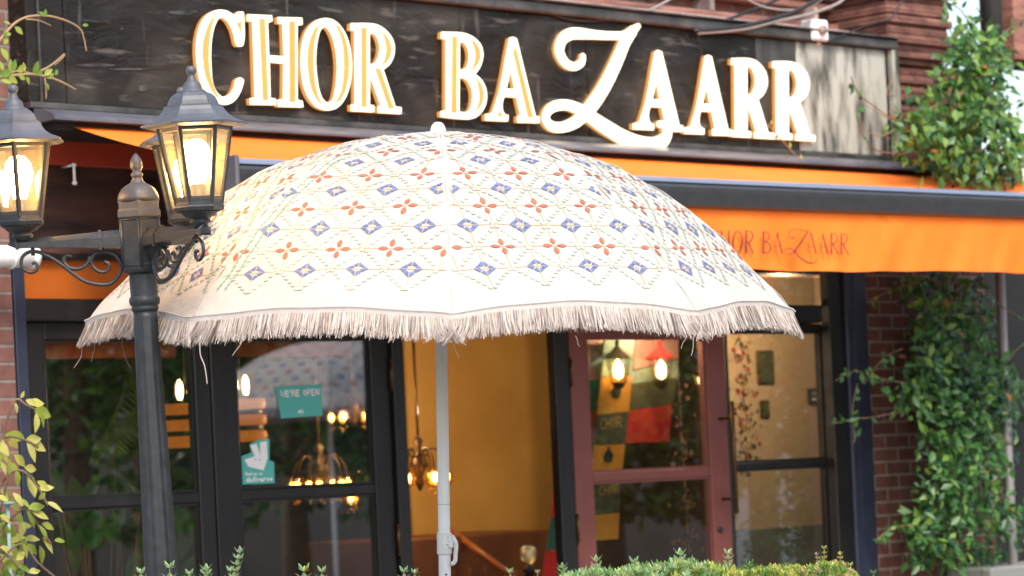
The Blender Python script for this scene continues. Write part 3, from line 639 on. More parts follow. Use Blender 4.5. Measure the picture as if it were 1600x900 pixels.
# torn paint flakes
m = MB()
for px, py, w_, h_ in ((283, 20, 42, 7), (300, 18, 20, 5), (225, 138, 20, 12), (150, 102, 60, 5), (205, 108, 70, 3), (190, 45, 5, 4), (745, 60, 6, 3), (1330, 135, 7, 9), (1345, 152, 6, 8)):
    P = [FP(px + w_ * (.5 * math.cos(q) + R.uniform(-.08, .08)), py + h_ * (.5 * math.sin(q) + R.uniform(-.12, .12)), -.124) for q in [k * math.pi / 5 for k in range(10)]]
    m = MB(); m.prism(P[::-1], -.1245, -.1195); m.build('paint_flake', 'boardmid', SG)
YF = -.148; YBk = -.129
def letter(outer, holes, inlays, org, sc, pale=False, shift=None):
    fm = lambda pts: [FP(org[0] + x / sc, org[1] + y / sc, YF) for x, y in pts]
    return [fm(outer)] + [fm(h_) for h_ in holes], [fm(i_) for i_ in inlays]
def inlay_tf(loops, src, dst):      # map a glyph by bounding boxes (s0,z0,s1,z1)
    f_ = lambda p: (dst[0] + (p[0] - src[0]) / (src[2] - src[0]) * (dst[2] - dst[0]), dst[1] + (p[1] - src[1]) / (src[3] - src[1]) * (dst[3] - dst[1]))
    return [[f_(p) for p in l] for l in loops]
def rounded(l, k=3):
    return l
def make_letter(body, inl, pale, lab):
    cu = bpy.data.curves.new('letter', 'CURVE'); cu.dimensions = '2D'; cu.fill_mode = 'BOTH'; cu.extrude = (YBk - YF) / 2; cu.bevel_depth = .003; cu.bevel_resolution = 1; cu.offset = -.0028
    for l in body:
        sp = cu.splines.new('BEZIER'); sp.bezier_points.add(len(l) - 1); sp.use_cyclic_u = True; n = len(l)
        for i, bp in enumerate(sp.bezier_points):
            a_, b_, c_ = Vector(l[i - 1]), Vector(l[i]), Vector(l[(i + 1) % n])
            d1, d2_ = (b_ - a_), (c_ - b_); ang = d1.angle(d2_, 0)
            bp.co = (b_.x, b_.y, 0)
            if ang < .75:
                t_ = (d1.normalized() + d2_.normalized()).normalized()
                h1 = b_ - t_ * d1.length * .33; h2 = b_ + t_ * d2_.length * .33
            else: h1 = b_ - d1 * .33; h2 = b_ + d2_ * .33
            bp.handle_left_type = bp.handle_right_type = 'FREE'; bp.handle_left = (h1.x, h1.y, 0); bp.handle_right = (h2.x, h2.y, 0)
        sp.resolution_u = 4
    tmp = bpy.data.objects.new('tmp', cu); col.objects.link(tmp)
    dg = bpy.context.evaluated_depsgraph_get(); me = bpy.data.meshes.new_from_object(tmp.evaluated_get(dg)); bpy.data.objects.remove(tmp)
    mb = MB(); yc = (YF + YBk) / 2; zz = [v.co.z for v in me.vertices]; zmax = max(zz)
    for p in me.polygons:
        vs = [(me.vertices[i].co.x, yc - me.vertices[i].co.z, me.vertices[i].co.y) for i in p.vertices]
        front = all(me.vertices[i].co.z > zmax - .0035 for i in p.vertices)
        mb.add(vs, [tuple(range(len(vs)))], 0 if front else 1)
    o = mb.build('letter', ['neon', 'letterside'], SG)
    for l in inl:
        m_ = MB(); m_.prism(l, YF - .0065, YF - .001); m_.build('gold_inlay', 'gold_glow' if pale else 'gold', o)
    return o
K = 5.622
o1 = (300, 10)
C_ = letter([(452, 48), (395, 52), (370, 80), (320, 45), (250, 30), (180, 45), (110, 95), (65, 180), (40, 290), (35, 400), (45, 520), (65, 640), (110, 740), (170, 810), (240, 855), (300, 862), (360, 840), (410, 780), (440, 710), (455, 650), (440, 630), (405, 628), (385, 645), (370, 700), (340, 760), (300, 790), (260, 795), (215, 750), (180, 660), (170, 560), (165, 400), (175, 270), (200, 170), (235, 105), (265, 95), (310, 130), (350, 200), (370, 270), (385, 330), (400, 350), (440, 350), (452, 330)], [],
    [[(205, 75), (160, 115), (120, 200), (90, 300), (83, 420), (95, 540), (120, 640), (160, 730), (210, 800), (235, 808), (200, 750), (170, 670), (150, 590), (140, 480), (142, 360), (155, 230), (175, 145)], [(385, 145), (425, 132), (425, 245)]], o1, K)
make_letter(*C_, False, 'C')
H_ = letter([(485, 70), (700, 80), (705, 130), (665, 145), (675, 430), (805, 440), (795, 152), (755, 150), (750, 95), (965, 100), (970, 160), (925, 165), (925, 820), (970, 830), (975, 885), (755, 880), (755, 820), (800, 815), (803, 500), (680, 490), (688, 805), (735, 812), (735, 865), (510, 862), (505, 808), (552, 803), (530, 132), (483, 128)], [],
    [[(583, 108), (632, 112), (662, 830), (615, 830)], [(845, 130), (898, 133), (900, 845), (850, 845)]], o1, K)
make_letter(*H_, False, 'H')
o2 = (460, 20)
O_ = letter([(265, 48), (180, 75), (110, 150), (70, 260), (55, 400), (60, 520), (80, 640), (120, 740), (180, 815), (250, 850), (310, 855), (380, 830), (440, 760), (480, 660), (500, 540), (502, 430), (485, 300), (450, 190), (390, 100), (330, 58)],
    [[(265, 118), (230, 150), (205, 230), (190, 340), (188, 450), (200, 580), (220, 690), (250, 760), (290, 792), (330, 770), (355, 690), (370, 580), (375, 450), (360, 320), (335, 220), (300, 150)]],
    [[(225, 90), (170, 140), (130, 230), (108, 340), (108, 470), (120, 580), (145, 680), (190, 770), (240, 812), (200, 730), (175, 620), (162, 500), (160, 380), (170, 260), (195, 150)], [(345, 95), (385, 170), (410, 250), (425, 340), (428, 480), (420, 600), (400, 700), (345, 805), (400, 770), (445, 680), (470, 560), (475, 430), (460, 300), (430, 200), (385, 120)]], o2, K)
make_letter(*O_, False, 'O')
R_ = letter([(495, 92), (700, 98), (760, 120), (820, 170), (865, 240), (880, 320), (865, 400), (830, 460), (780, 500), (885, 822), (940, 832), (937, 888), (733, 876), (733, 822), (757, 814), (662, 545), (660, 808), (700, 815), (697, 872), (497, 862), (495, 808), (530, 803), (527, 160), (490, 150)],
    [[(660, 175), (700, 185), (730, 230), (748, 300), (740, 370), (715, 430), (690, 450), (660, 455)]],
    [[(580, 130), (627, 132), (627, 832), (583, 830)], [(745, 150), (795, 195), (830, 250), (848, 320), (835, 390), (800, 440), (755, 470), (785, 410), (800, 340), (795, 270), (775, 200)], [(700, 490), (745, 490), (868, 845), (822, 845)]], o2, K)
make_letter(*R_, False, 'R')
o3 = (680, 40)
B_ = letter([(55, 55), (270, 70), (340, 105), (400, 170), (420, 250), (410, 320), (385, 380), (350, 425), (400, 470), (440, 540), (452, 630), (435, 710), (395, 775), (330, 815), (240, 820), (48, 800), (45, 755), (92, 745), (92, 120), (50, 110)],
    [[(215, 140), (250, 150), (285, 200), (297, 270), (285, 340), (260, 380), (213, 388)], [(213, 455), (260, 465), (300, 510), (325, 590), (322, 670), (300, 740), (270, 762), (210, 755)]],
    [[(142, 95), (185, 98), (180, 770), (135, 770)], [(300, 120), (350, 150), (385, 210), (392, 280), (370, 340), (330, 385), (290, 415), (320, 370), (340, 310), (345, 240), (330, 180)], [(345, 455), (395, 510), (420, 590), (415, 660), (385, 725), (325, 778), (360, 720), (380, 650), (378, 580), (365, 510)]], o3, K)
make_letter(*B_, False, 'B')
A_ = letter([(650, 112), (680, 100), (715, 114), (880, 795), (915, 800), (915, 855), (722, 850), (722, 795), (748, 790), (715, 630), (608, 622), (600, 640), (588, 700), (592, 750), (615, 780), (640, 785), (638, 840), (440, 832), (440, 778), (490, 770), (510, 740)],
    [[(660, 390), (697, 558), (625, 555)]], [[(695, 170), (855, 812), (808, 812), (678, 240)], [(560, 745), (588, 800), (535, 800)]], o3, K)
make_letter(*A_, False, 'A')
def bbox(l): xs = [p[0] for p in l]; zs = [p[1] for p in l]; return (min(xs), min(zs), max(xs), max(zs))
def place(gl, x0, ytl, x1, ybr, pale, bx):      # left px, top px (at middle), right px, bottom px
    xm = (x0 + x1) / 2; ym = (ytl + ybr) / 2
    src = bbox(gl[0][0]); dst = (S(x0 , ybr - 8, YF), Z(xm, ybr, YF), S(x1, ybr - 8, YF), Z(xm, ytl, YF))
    return make_letter(inlay_tf(gl[0], src, dst), inlay_tf(gl[1], src, dst), pale, '')
place(A_, 988.5, 78.5, 1067, 204.5, True, 0); place(A_, 1069, 86, 1143, 211, True, 0)
place(R_, 1143.5, 92, 1208, 215.5, True, 0); place(R_, 1207.5, 97, 1273.5, 219, True, 0)
# the big swash Z
m = MB(); ko = 4.225; oz = (835, 30)
def zst(pts, y, sl=0):
    P = []
    for x, yy, r_ in smooth_path(pts, 6):
        s_, z_ = FP(oz[0] + x / ko, oz[1] + yy / ko, YF); P.append((s_, z_, r_ / ko / PPM * 1.12))
    ribbon(m, P, y, YBk - y - .002, 0, 1, sl)
zst([(322, 248, 20), (312, 285, 22), (268, 312, 22), (215, 295, 26), (180, 250, 32), (165, 195, 34), (188, 130, 32), (240, 97, 31), (300, 94, 30), (400, 102, 24), (500, 108, 22), (590, 106, 22), (645, 78, 26), (688, 45, 15)], YF, 0)
zst([(655, 85, 22), (600, 150, 36), (560, 240, 40), (500, 370, 42), (440, 480, 42), (385, 560, 42), (330, 625, 38), (270, 680, 32), (185, 713, 28), (110, 705, 28), (73, 655, 28), (95, 598, 27), (150, 570, 28), (220, 567, 28), (290, 592, 32)], YF - .0012, -.0006)
zst([(285, 588, 30), (340, 625, 36), (400, 668, 40), (480, 720, 42), (590, 785, 44), (700, 825, 44), (790, 830, 42), (850, 800, 38), (880, 745, 30), (865, 705, 24), (818, 692, 18)], YF - .003, -.0006)
m.build('letter', ['neon', 'letterside'], SG)
# ------------------------------------------------------------------ awning
AW = thing('awning', 'orange fabric awning with grey front bar and hanging printed valance', 'awning', (0, -.1, 2.68))
m = MB(); xprof(m, [(-.13, 2.741), (-.18, 2.735), (-.235, 2.712), (-.25, 2.699), (-.25, 2.692), (-.13, 2.692)], S(78, 195, -.22), S(1458, 274, -.22)); m.build('cassette_cover', 'ledge', AW)
m = MB(); xprof(m, [(-.02, 2.69), (-.20, 2.69), (-.2, 2.665), (-.02, 2.655)], S(82, 215, -.18), S(1450, 285, -.18)); m.build('cassette', 'darkpaint', AW)
YA = -.86
pL = FP(361, 274, YA); p2 = FP(1030, 306, YA); p3 = FP(1600, 322, YA)
sl_ = (p3[1] - pL[1]) / (p3[0] - pL[0]); SR = p3[0] + .5; zb = lambda s: pL[1] + (s - pL[0]) * sl_
print('awning', pL, p2, p3, zb(p2[0]))
BARH = .054
m = MB(); pr = []
pr = [(YA + .03, -BARH), (YA - .022, -BARH), (YA - .032, -BARH + .006), (YA - .038, -.02), (YA - .042, .0), (YA - .043, .016), (YA - .040, .026), (YA - .034, .030), (YA - .02, BARH - .014), (YA + .03, BARH - .003)]
xprof(m, [(y, zb(pL[0]) + z) for y, z in pr], pL[0], SR, 0, zb(SR) - zb(pL[0]), False)
m.build('front_bar', 'bar', AW)
m = MB(); xprof(m, [(y, zb(pL[0]) + z) for y, z in [(YA + .028, BARH + .001), (YA - .006, BARH + .001), (YA - .030, BARH - .006), (YA - .040, BARH - .017), (YA - .040, BARH - .021), (YA - .02, BARH - .012), (YA + .028, BARH + .004)][:6]], pL[0], SR, 0, zb(SR) - zb(pL[0])); m.build('bar_top_highlight', mat('sky_highlight_blue_grey', (.16, .19, .26), .35), AW)  # paler blue top strip: the bar's sky highlight put into its colour
m = MB(); m.box(pL[0] - .018, pL[0] - .001, YA - .052, YA + .035, zb(pL[0]) - BARH - .006, zb(pL[0]) + BARH + .006, 0, .008); m.build('end_cap', 'ledge', AW)
# fabric: sheet from the cassette to the top of the bar, slightly sagging, with the seams across
m = MB(); vs = []; fs = []; ns_, nt_ = 60, 12; sa0, sa1 = S(112, 214, -.2), S(1720, 290, -.2)
for j in range(nt_ + 1):
    t_ = j / nt_
    for i in range(ns_ + 1):
        u = i / ns_; sa = sa0 + u * (sa1 - sa0); sb = pL[0] + .03 + u * (SR - .05 - pL[0] - .03); s_ = sa + (sb - sa) * t_
        zt = 2.682; z_ = zt + (zb(sb) + BARH - .004 - zt) * t_ - .02 * math.sin(math.pi * t_) - .0015 * math.sin(u * 90) * t_
        vs.append((s_, -.19 + (YA + .02 + .19) * t_, z_))
fs = [(j * (ns_ + 1) + i, j * (ns_ + 1) + i + 1, (j + 1) * (ns_ + 1) + i + 1, (j + 1) * (ns_ + 1) + i) for j in range(nt_) for i in range(ns_)]
m.add(vs, fs, 0, True); m.build('fabric', 'orange', AW)
# valance hanging below the bar
VB = FP(1400, 423.5, YA)[1]; zv0 = Z(1180, 422.5, YA); zv1 = Z(1600, 425.5, YA); sv0 = S(1180, 420, YA); sv1 = S(1600, 420, YA)
vb = lambda s: zv0 + (s - sv0) * (zv1 - zv0) / (sv1 - sv0)
m = MB(); vs = []; NV = 240
seam_s = S(1375, 380, YA)
for j in range(9):
    t_ = j / 8
    for i in range(NV + 1):
        s_ = pL[0] + .02 + (SR - pL[0] - .02) * i / NV
        zt = zb(s_) - BARH + .01; z_ = zt + (vb(s_) - zt) * t_
        yy = YA - .005 + .006 * math.sin(s_ * 9 + 1.5 * t_) * t_ + .004 * math.sin(s_ * 23 + 3 * t_) * t_ + .004 * math.exp(-((s_ - seam_s) / .01) ** 2) + .006 * math.sin((s_ - t_ * .12) * 14) * t_ + .003 * math.sin(s_ * 41 + 5 * t_ + math.sin(s_ * 7)) * t_ + .005 * math.exp(-((s_ - seam_s - .02 - .14 * t_) / .02) ** 2)
        vs.append((s_, yy, z_ + .003 * math.sin(s_ * 5) * t_ + .0015 * math.sin(s_ * 17) * t_))
m.add(vs, [(j * (NV + 1) + i, j * (NV + 1) + i + 1, (j + 1) * (NV + 1) + i + 1, (j + 1) * (NV + 1) + i) for j in range(8) for i in range(NV)], 0, True)
val = m.build('valance', 'orange', AW)
m = MB(); ov = (1110, 340); kv = 6.957; YV = YA - .026
PPM = 1 / abs(S(1201, 380, YV) - S(1200, 380, YV)) * 1.25
segs = [
 [(95, 165, 4), (60, 148, 3), (20, 200, 8), (8, 265, 9), (20, 340, 8), (60, 385, 3), (95, 365, 3)],
 [(120, 150, 10), (128, 385, 10)], [(198, 150, 10), (206, 385, 10)], [(122, 262, 3), (205, 262, 3)],
 [(292, 148, 3), (262, 175, 7), (246, 265, 10), (260, 350, 8), (292, 388, 3)], [(292, 148, 3), (325, 175, 7), (343, 265, 10), (328, 350, 8), (292, 388, 3)],
 [(387, 150, 10), (387, 385, 10)], [(387, 152, 3), (430, 152, 4), (458, 200, 8), (440, 250, 6), (400, 268, 3)], [(405, 265, 8), (460, 385, 9)],
 [(573, 158, 10), (573, 385, 10)], [(573, 158, 3), (610, 160, 4), (636, 205, 8), (612, 250, 5), (580, 264, 3)], [(580, 264, 3), (628, 280, 6), (650, 330, 9), (628, 375, 5), (573, 388, 3)],
 [(722, 170, 3), (682, 388, 3)], [(720, 170, 8), (775, 388, 10)], [(697, 312, 3), (755, 312, 3)],
 [(905, 215, 5), (878, 230, 4), (850, 200, 4), (852, 155, 4), (885, 125, 3), (945, 130, 3), (1055, 150, 3)], [(1055, 148, 7), (980, 265, 8), (905, 375, 8)],
 [(905, 375, 5), (850, 402, 4), (800, 385, 4), (800, 352, 4), (840, 338, 4), (880, 348, 5), (910, 375, 6), (960, 430, 7), (1040, 485, 8), (1100, 498, 6), (1138, 482, 4), (1147, 445, 4)],
 [(1080, 165, 3), (1050, 388, 3)], [(1083, 165, 8), (1140, 388, 10)], [(1060, 315, 3), (1120, 315, 3)],
 [(1215, 180, 3), (1185, 395, 3)], [(1212, 180, 8), (1262, 395, 10)], [(1195, 320, 3), (1245, 320, 3)],
 [(1303, 180, 10), (1305, 395, 10)], [(1303, 180, 3), (1345, 182, 4), (1368, 228, 7), (1345, 275, 5), (1315, 287, 3)], [(1320, 285, 7), (1375, 398, 8)],
 [(1412, 182, 10), (1412, 398, 10)], [(1412, 182, 3), (1452, 184, 4), (1476, 228, 7), (1450, 278, 5), (1422, 290, 3)], [(1428, 288, 7), (1485, 398, 8)]]
strokes(m, segs, ov, kv, YV)
m.build('lettering', 'purple', val)
# folding arm under the fabric and the wall hook by the fascia
PPM = 372.0
s_, z_ = FP(116, 272, -.05); m = MB(); m.tube([(s_, -.05, z_ + .03), (s_, -.05, z_ - .03)], .005, 8); m.lathe([(.006, .006), (.01, 0), (.006, -.006)], 8, (s_, -.05, z_ + .03)); m.lathe([(.006, .006), (.01, 0), (.006, -.006)], 8, (s_, -.05, z_ - .03)); m.tube([(s_, -.05, z_ + .03), (s_, .02, z_ + .03)], .004, 6)
solo(m, 'wall_hook', 'whiteplastic', 'small pale metal hook on the dark fascia left of the lamp post finial', 'hook', (s_, .02, z_))
# things on the wall
s_, z_ = FP(30, 401, -.16); m = MB(); m.tube([(s_ - .25, -.16, z_), (s_ + .055, -.16, z_)], .036, 16); m.tube([(s_ - .035, -.16, z_), (s_ - .028, -.16, z_)], .041, 16); m.tube([(s_ + .04, -.16, z_), (s_ + .06, -.16, z_)], .040, 16)
solo(m, 'white_pipe', 'whiteplastic', 'short white plastic pipe end behind the left lamp arm', 'pipe', (s_, -.12, z_))
s_, z_ = FP(1272, 49, -.12); t = thing('junction_box', 'small white electrical box standing on the top edge of the sign', 'box', (s_, -.12, z_))
m = MB(); fb(m, s_ - .055, s_ + .05, -.16, -.09, z_ - .045, z_ + .045, 0, .008); m.build('housing', 'whiteplastic', t)
m = MB(); m.tube([(s_, -.16, z_ + .0), (s_, -.175, z_ + .0)], .02, 12); m.build('centre_cap', 'lightmould', t)
for a_, b_ in ((.06, .03), (.065, -.02), (.02, -.05)):
    m = MB(); m.tube([(s_ + a_ * .7, -.125, z_ + b_ * .8), (s_ + a_ * 1.1, -.125, z_ + b_ * 1.1)], .009, 8); m.build('cable_gland', 'whiteplastic', t)
def cable(pts, y, r, mt, lab, grp=None):
    P = [(FP(px, py, y)[0], y, FP(px, py, y)[1]) for px, py in pts]; m = MB(); m.tube(smooth_path(P, 8), r, 7)
    solo(m, 'cable', mt, lab, 'cable', P[0], group=grp)
cable([(770, -20), (850, 5), (890, 20), (960, 30), (1010, 18), (1045, 0), (1070, -15)], -.14, .0055, 'cable', 'pale cable looping down and up above the letter Z')
cable([(1150, -12), (1190, 10), (1240, 16), (1275, 5), (1300, -15)], -.16, .005, 'cable', 'thin pale cable sagging left of the white box')
cable([(1085, 48), (1150, 42), (1205, 30), (1250, 14), (1290, -10)], -.17, .008, 'darkcable', 'black cable rising from the sign top to the upper right')
cable([(1090, 52), (1160, 46), (1215, 33), (1265, 22), (1310, 5), (1325, -12)], -.165, .007, 'cable', 'thick grey cable running under the black one beside the white box')
cable([(840, 12), (900, 32), (1000, 30), (1100, 38), (1170, 18), (1230, -8)], -.13, .007, 'darkcable', 'long black cable lying along the top of the sign')
cable([(1300, 62), (1340, 45), (1370, 35), (1393, 28), (1410, 0)], -.16, .004, 'darkcable', 'thin black cable climbing over the terracotta corner')
m = MB(); s_, z_ = FP(1549, 40, -.1); m.tube([(s_, -.1, z_ - .12), (s_, -.1, z_ + .9)], .05, 14); m.tube([(s_, -.1, z_ - .13), (s_, -.1, z_ - .10)], .058, 14)
solo(m, 'drain_pipe', 'pipe', 'dark drain pipe coming down at the top right behind the climbing plant', 'pipe', (s_, -.1, z_ - .12))
m = MB(); s_, z_ = FP(1598, 85, -.05); fb(m, s_ - .03, s_ + .3, -.2, .0, z_ - .07, z_ + .16, 0, .01)
solo(m, 'wall_box', 'pipe', 'dark box on the wall at the right edge above the climbing plant', 'box', (s_, 0, z_))
m = MB(); s_ = S(1570, 600, .25); z0 = 0; s_ = S(1570, 600, -.28); m.tube([(s_, -.28, 0), (s_, -.28, 2.45)], .021, 12); m.tube([(s_, -.28, 1.5), (s_, -.28, 1.54)], .025, 12)
solo(m, 'metal_pole', mat('galvanised_pole', (.26, .24, .24), .5, metal=.3), 'thin grey metal pole beside the climbing plant at the right edge', 'pole', (s_, -.28, 0))
m = MB(); s_, z_ = FP(1560, 888, -.25); fb(m, s_ - .18, s_ + .6, -.35, -.1, z_ - .05, z_ + .012, 0, .01); fb(m, s_ - .14, s_ + .56, -.33, -.12, 0, z_ - .05, 0, .01)
solo(m, 'stone_ledge', 'greystone', 'grey stone ledge at the bottom right corner', 'ledge', (s_, -.2, 0))
m = MB(); s_, z_ = FP(18, 50, -.15); 
for i in range(4): m.tube([(-2.16, -.04, 2.72), (-2.16, -.04, 3.6)], .036, 10) if i == 0 else None
solo(m, 'drain_pipe', 'black', 'black drain pipe left of the sign', 'pipe', (-2.17, -.1, 2.7))
# ------------------------------------------------------------------ umbrella
DU = 7.96; PU = F_PX / DU
def rotY(a_): return Matrix.Rotation(a_, 4, 'Y')
HR = 2.0                                            # rim height along the pole
UM0 = Matrix.Rotation(.031, 4, 'Y') @ Matrix.Rotation(.045, 4, 'X')
prim = CP(689, 500, DU); ubase = prim - (UM0 @ Vector((0, 0, HR)))
UM = Matrix.Translation(ubase) @ UM0
prof = [(0, 0), (14, 1), (60, 4), (134, 14), (180, 26), (225, 40), (284, 62), (350, 101), (393, 131), (435, 167), (477, 212), (523, 258), (548, 290)]
prof = [(r_ / PU, (292 - h_) / PU) for r_, h_ in prof]           # (radius, height above rim)
arc = [0.0]
rp = prof[::-1]                                      # from rim up
for i in range(1, len(rp)): arc.append(arc[-1] + math.hypot(rp[i][0] - rp[i - 1][0], rp[i][1] - rp[i - 1][1]))
VT = arc[-1]
def pr_at(v):
    v = max(0, min(VT, v))
    for i in range(1, len(arc)):
        if v <= arc[i] + 1e-9:
            t_ = (v - arc[i - 1]) / (arc[i] - arc[i - 1]); return (rp[i - 1][0] + (rp[i][0] - rp[i - 1][0]) * t_, rp[i - 1][1] + (rp[i][1] - rp[i - 1][1]) * t_)
    return rp[-1]
RIBS = [-83, -38.5, 3, 43, 84, 131, 179, 228, 277]
def cpt(k, t, v, off=0):
    def raw(t, v):
        a0, a1 = math.radians(RIBS[k]), math.radians(RIBS[k + 1]); r_, h_ = pr_at(v)
        P0 = Vector((math.sin(a0) * r_, -math.cos(a0) * r_, 0)); P1 = Vector((math.sin(a1) * r_, -math.cos(a1) * r_, 0))
        p = P0.lerp(P1, t); bl = math.sin(math.pi * t)
        n_ = (P0 + P1); n_ = n_.normalized() if n_.length else Vector((0, -1, 0))
        w_ = .5 + .5 * v / VT
        p += n_ * r_ * .032 * bl * w_
        wr = .0022 * math.sin(v * 55 + k * 2 + t * 8) * math.sin(t * 12 + k) + .003 * math.exp(-t * 14) * math.sin(v * 30) 
        return Vector((p.x, p.y, HR + h_ + (.026 if k != 1 else .020) * bl * max(0, 1 - v / .25) + wr))
    p = raw(t, v)
    if off:
        du_ = raw(min(t + .01, 1), v) - raw(max(t - .01, 0), v); dv_ = raw(t, min(v + .01, VT)) - raw(t, max(v - .01, 0))
        n_ = du_.cross(dv_).normalized(); 
        if n_.z < 0 : n_ = -n_
        p = p + n_ * off
    return p
def chord(k, v):
    a0, a1 = math.radians(RIBS[k]), math.radians(RIBS[k + 1]); return 2 * pr_at(v)[0] * math.sin((a1 - a0) / 2)
UMB = thing('umbrella', 'large cream umbrella embroidered with blue and red motifs and a thread fringe', 'umbrella', (0, 0, 0), mtx=UM)
MC = ['canvas', 'blue', 'red', 'gold_thread', 'bead', 'beadring', 'green_thread']
cv = MB(); NT, NVv = 20, 44
for k in range(8):
    vs = [cpt(k, i / NT, VT * j / NVv) for j in range(NVv + 1) for i in range(NT + 1)]
    cv.add(vs, [(j * (NT + 1) + i, j * (NT + 1) + i + 1, (j + 1) * (NT + 1) + i + 1, (j + 1) * (NT + 1) + i) for j in range(NVv) for i in range(NT)], 0, True)
    # seam piping
    cv.tube([cpt(k, 0, VT * j / 40, .0) for j in range(40)], .0012, 5, 0)
DUu, DV, V0 = .139, .0805, .15
def pt(k, u, v, off=.0022):
    c_ = chord(k, v)
    if c_ < .05 or abs(u) > c_ / 2 - .004 or v > VT - .05 or v < .01: return None
    return cpt(k, .5 + u / c_, v, off)
def poly(k, uv, mi, off=.0024):
    P = [pt(k, u, v, off) for u, v in uv]
    if any(p is None for p in P): return
    cv.add(P, [tuple(range(len(P)))], mi)
def bead(k, u, v, ang, L=.0052, W=.0045):
    if R.random() < .03: return
    u += R.gauss(0, .0007); v += R.gauss(0, .0007)
    c0 = pt(k, u, v, .003)
    if c0 is None: return
    ca, sa = math.cos(ang), math.sin(ang); jit = R.uniform(-.0006, .0006); jit2 = R.uniform(-.0006, .0006)
    ringo = [pt(k, u + (L * math.cos(q) * ca - W * math.sin(q) * sa) * 1.3, v + (L * math.cos(q) * sa + W * math.sin(q) * ca) * 1.3, .0016) for q in [x * math.pi / 4 for x in range(8)]]
    ringi = [pt(k, u + (L * math.cos(q) * ca - W * math.sin(q) * sa), v + (L * math.cos(q) * sa + W * math.sin(q) * ca), .0023 + jit * math.cos(q) + jit2 * math.sin(q)) for q in [x * math.pi / 4 for x in range(8)]]
    if any(p is None for p in ringo + ringi): return
    cv.add(ringo + ringi, [(i, (i + 1) % 8, 8 + (i + 1) % 8, 8 + i) for i in range(8)], 5); cv.add(ringi, [tuple(range(8))], 4)
for k in range(8):
    fine = k in (0, 1, 2, 3)
    for j in range(0, 14):
        v = V0 + j * DV * (1 if j < 6 else 1); c_ = chord(k, v)
        if v > VT - .08 or c_ < .1: break
        isb = j % 2 == 0
        nn = 4
        us = [(i + .5) * DUu for i in range(-nn, nn)] if isb else [i * DUu for i in range(-nn, nn + 1)]
        u0 = -c_ / 2 + .006
        if fine:      # horizontal gold thread
            while u0 < c_ / 2 - .02:
                poly(k, [(u0, v - .0011), (u0 + .012, v - .0011), (u0 + .012, v + .0011), (u0, v + .0011)], 3, .0018); u0 += .012
        for u in us:
            if abs(u) > c_ / 2 + .02: continue
            sc = .9 if j > 7 else 1.0
            if isb:
                r_ = .0295 * sc; cor = [(1, 0), (.5, .5), (0, 1), (-.5, .5), (-1, 0), (-.5, -.5), (0, -1), (.5, -.5)]
                for q in range(8):
                    a_, b_ = cor[q], cor[(q + 1) % 8]; mxx = ((a_[0] + b_[0]) / 2, (a_[1] + b_[1]) / 2)
                    o1_ = (a_[0] + (b_[0] - a_[0]) * .05, a_[1] + (b_[1] - a_[1]) * .05); o2_ = (a_[0] + (b_[0] - a_[0]) * .95, a_[1] + (b_[1] - a_[1]) * .95)
                    i1_ = (a_[0] * .40 + mxx[0] * .08, a_[1] * .40 + mxx[1] * .08); i2_ = (b_[0] * .26 + mxx[0] * .28, b_[1] * .26 + mxx[1] * .28)
                    poly(k, [(u + p_[0] * r_, v + p_[1] * r_) for p_ in (o1_, o2_, i2_, i1_)], 1)
            else:
                for q in range(4):
                    ax = (math.cos(q * math.pi / 2), math.sin(q * math.pi / 2)); L0, L1, W_ = .006, .033 * sc, .0072
                    pts_ = []
                    for t_, wd in ((0, 0), (.25, .75), (.55, 1), (.8, .7), (1, 0), (.8, -.7), (.55, -1), (.25, -.75)):
                        l_ = L0 + (L1 - L0) * t_; pts_.append((u + ax[0] * l_ - ax[1] * wd * W_, v + ax[1] * l_ + ax[0] * wd * W_))
                    poly(k, pts_, 2)
            if fine:
                for t_ in range(12):   # vertical gold thread across the cell
                    y0_ = v - DV + t_ * DV / 6
                    poly(k, [(u - .001, y0_), (u + .001, y0_), (u + .001, y0_ + DV / 6), (u - .001, y0_ + DV / 6)], 3, .0016)
                # beads along the lower two sides of the cell; upper sides come from the cells above
                nb = 6
                for t_ in range(nb):
                    q = (t_ + .5) / nb
                    for sg in (-1, 1): bead(k, u + sg * DUu / 2 * (1 - q), v - DV * q, math.atan2(-DV * 1, sg * -DUu / 2) )
    if k in (0, 1):   # green dashed rows beside the left seam
        for uo in ((.028, .05) if k == 1 else (.03,)):
            for j in range(60):
                v = .09 + j * .0145; c_ = chord(k, v)
                if v > VT * .8 or c_ < .2: break
                for u_ in ((-c_ / 2 + uo,) if k == 1 else (c_ / 2 - uo, c_ / 2 - .2)):
                    poly(k, [(u_ - .003, v), (u_ + .001, v), (u_ + .004, v + .010), (u_, v + .010)], 6, .0026)
canopy = cv.build('canopy', MC, UMB)
# fringe: woven tape and two layers of hanging threads
fr = MB(); tp = MB()
tp_pts = []
for k in range(8):
    for i in range(36): tp_pts.append((k, i / 36))
nT = len(tp_pts)
ring = []
for k, t_ in tp_pts:
    a_ = cpt(k, t_, 0); c_ = Vector((a_.x, a_.y, 0)).normalized(); ring.append((a_, c_))
vs = []
for a_, c_ in ring: vs += [a_ + c_ * .003 + Vector((0, 0, .006)), a_ + c_ * .0045 + Vector((0, 0, -.010))]
tp.add(vs, [(2 * i, 2 * ((i + 1) % nT), 2 * ((i + 1) % nT) + 1, 2 * i + 1) for i in range(nT)], 0, True)
for i in range(nT * 3):      # looped edging
    k_ = i / 3; i0 = int(k_); f_ = k_ - i0; a_ = ring[i0][0].lerp(ring[(i0 + 1) % nT][0], f_); c_ = ring[i0][1]
    p = a_ + c_ * .005 + Vector((0, 0, .007)); tp.lathe([(.0005, .0024), (.0026, 0), (.0005, -.0024)], 5, p)
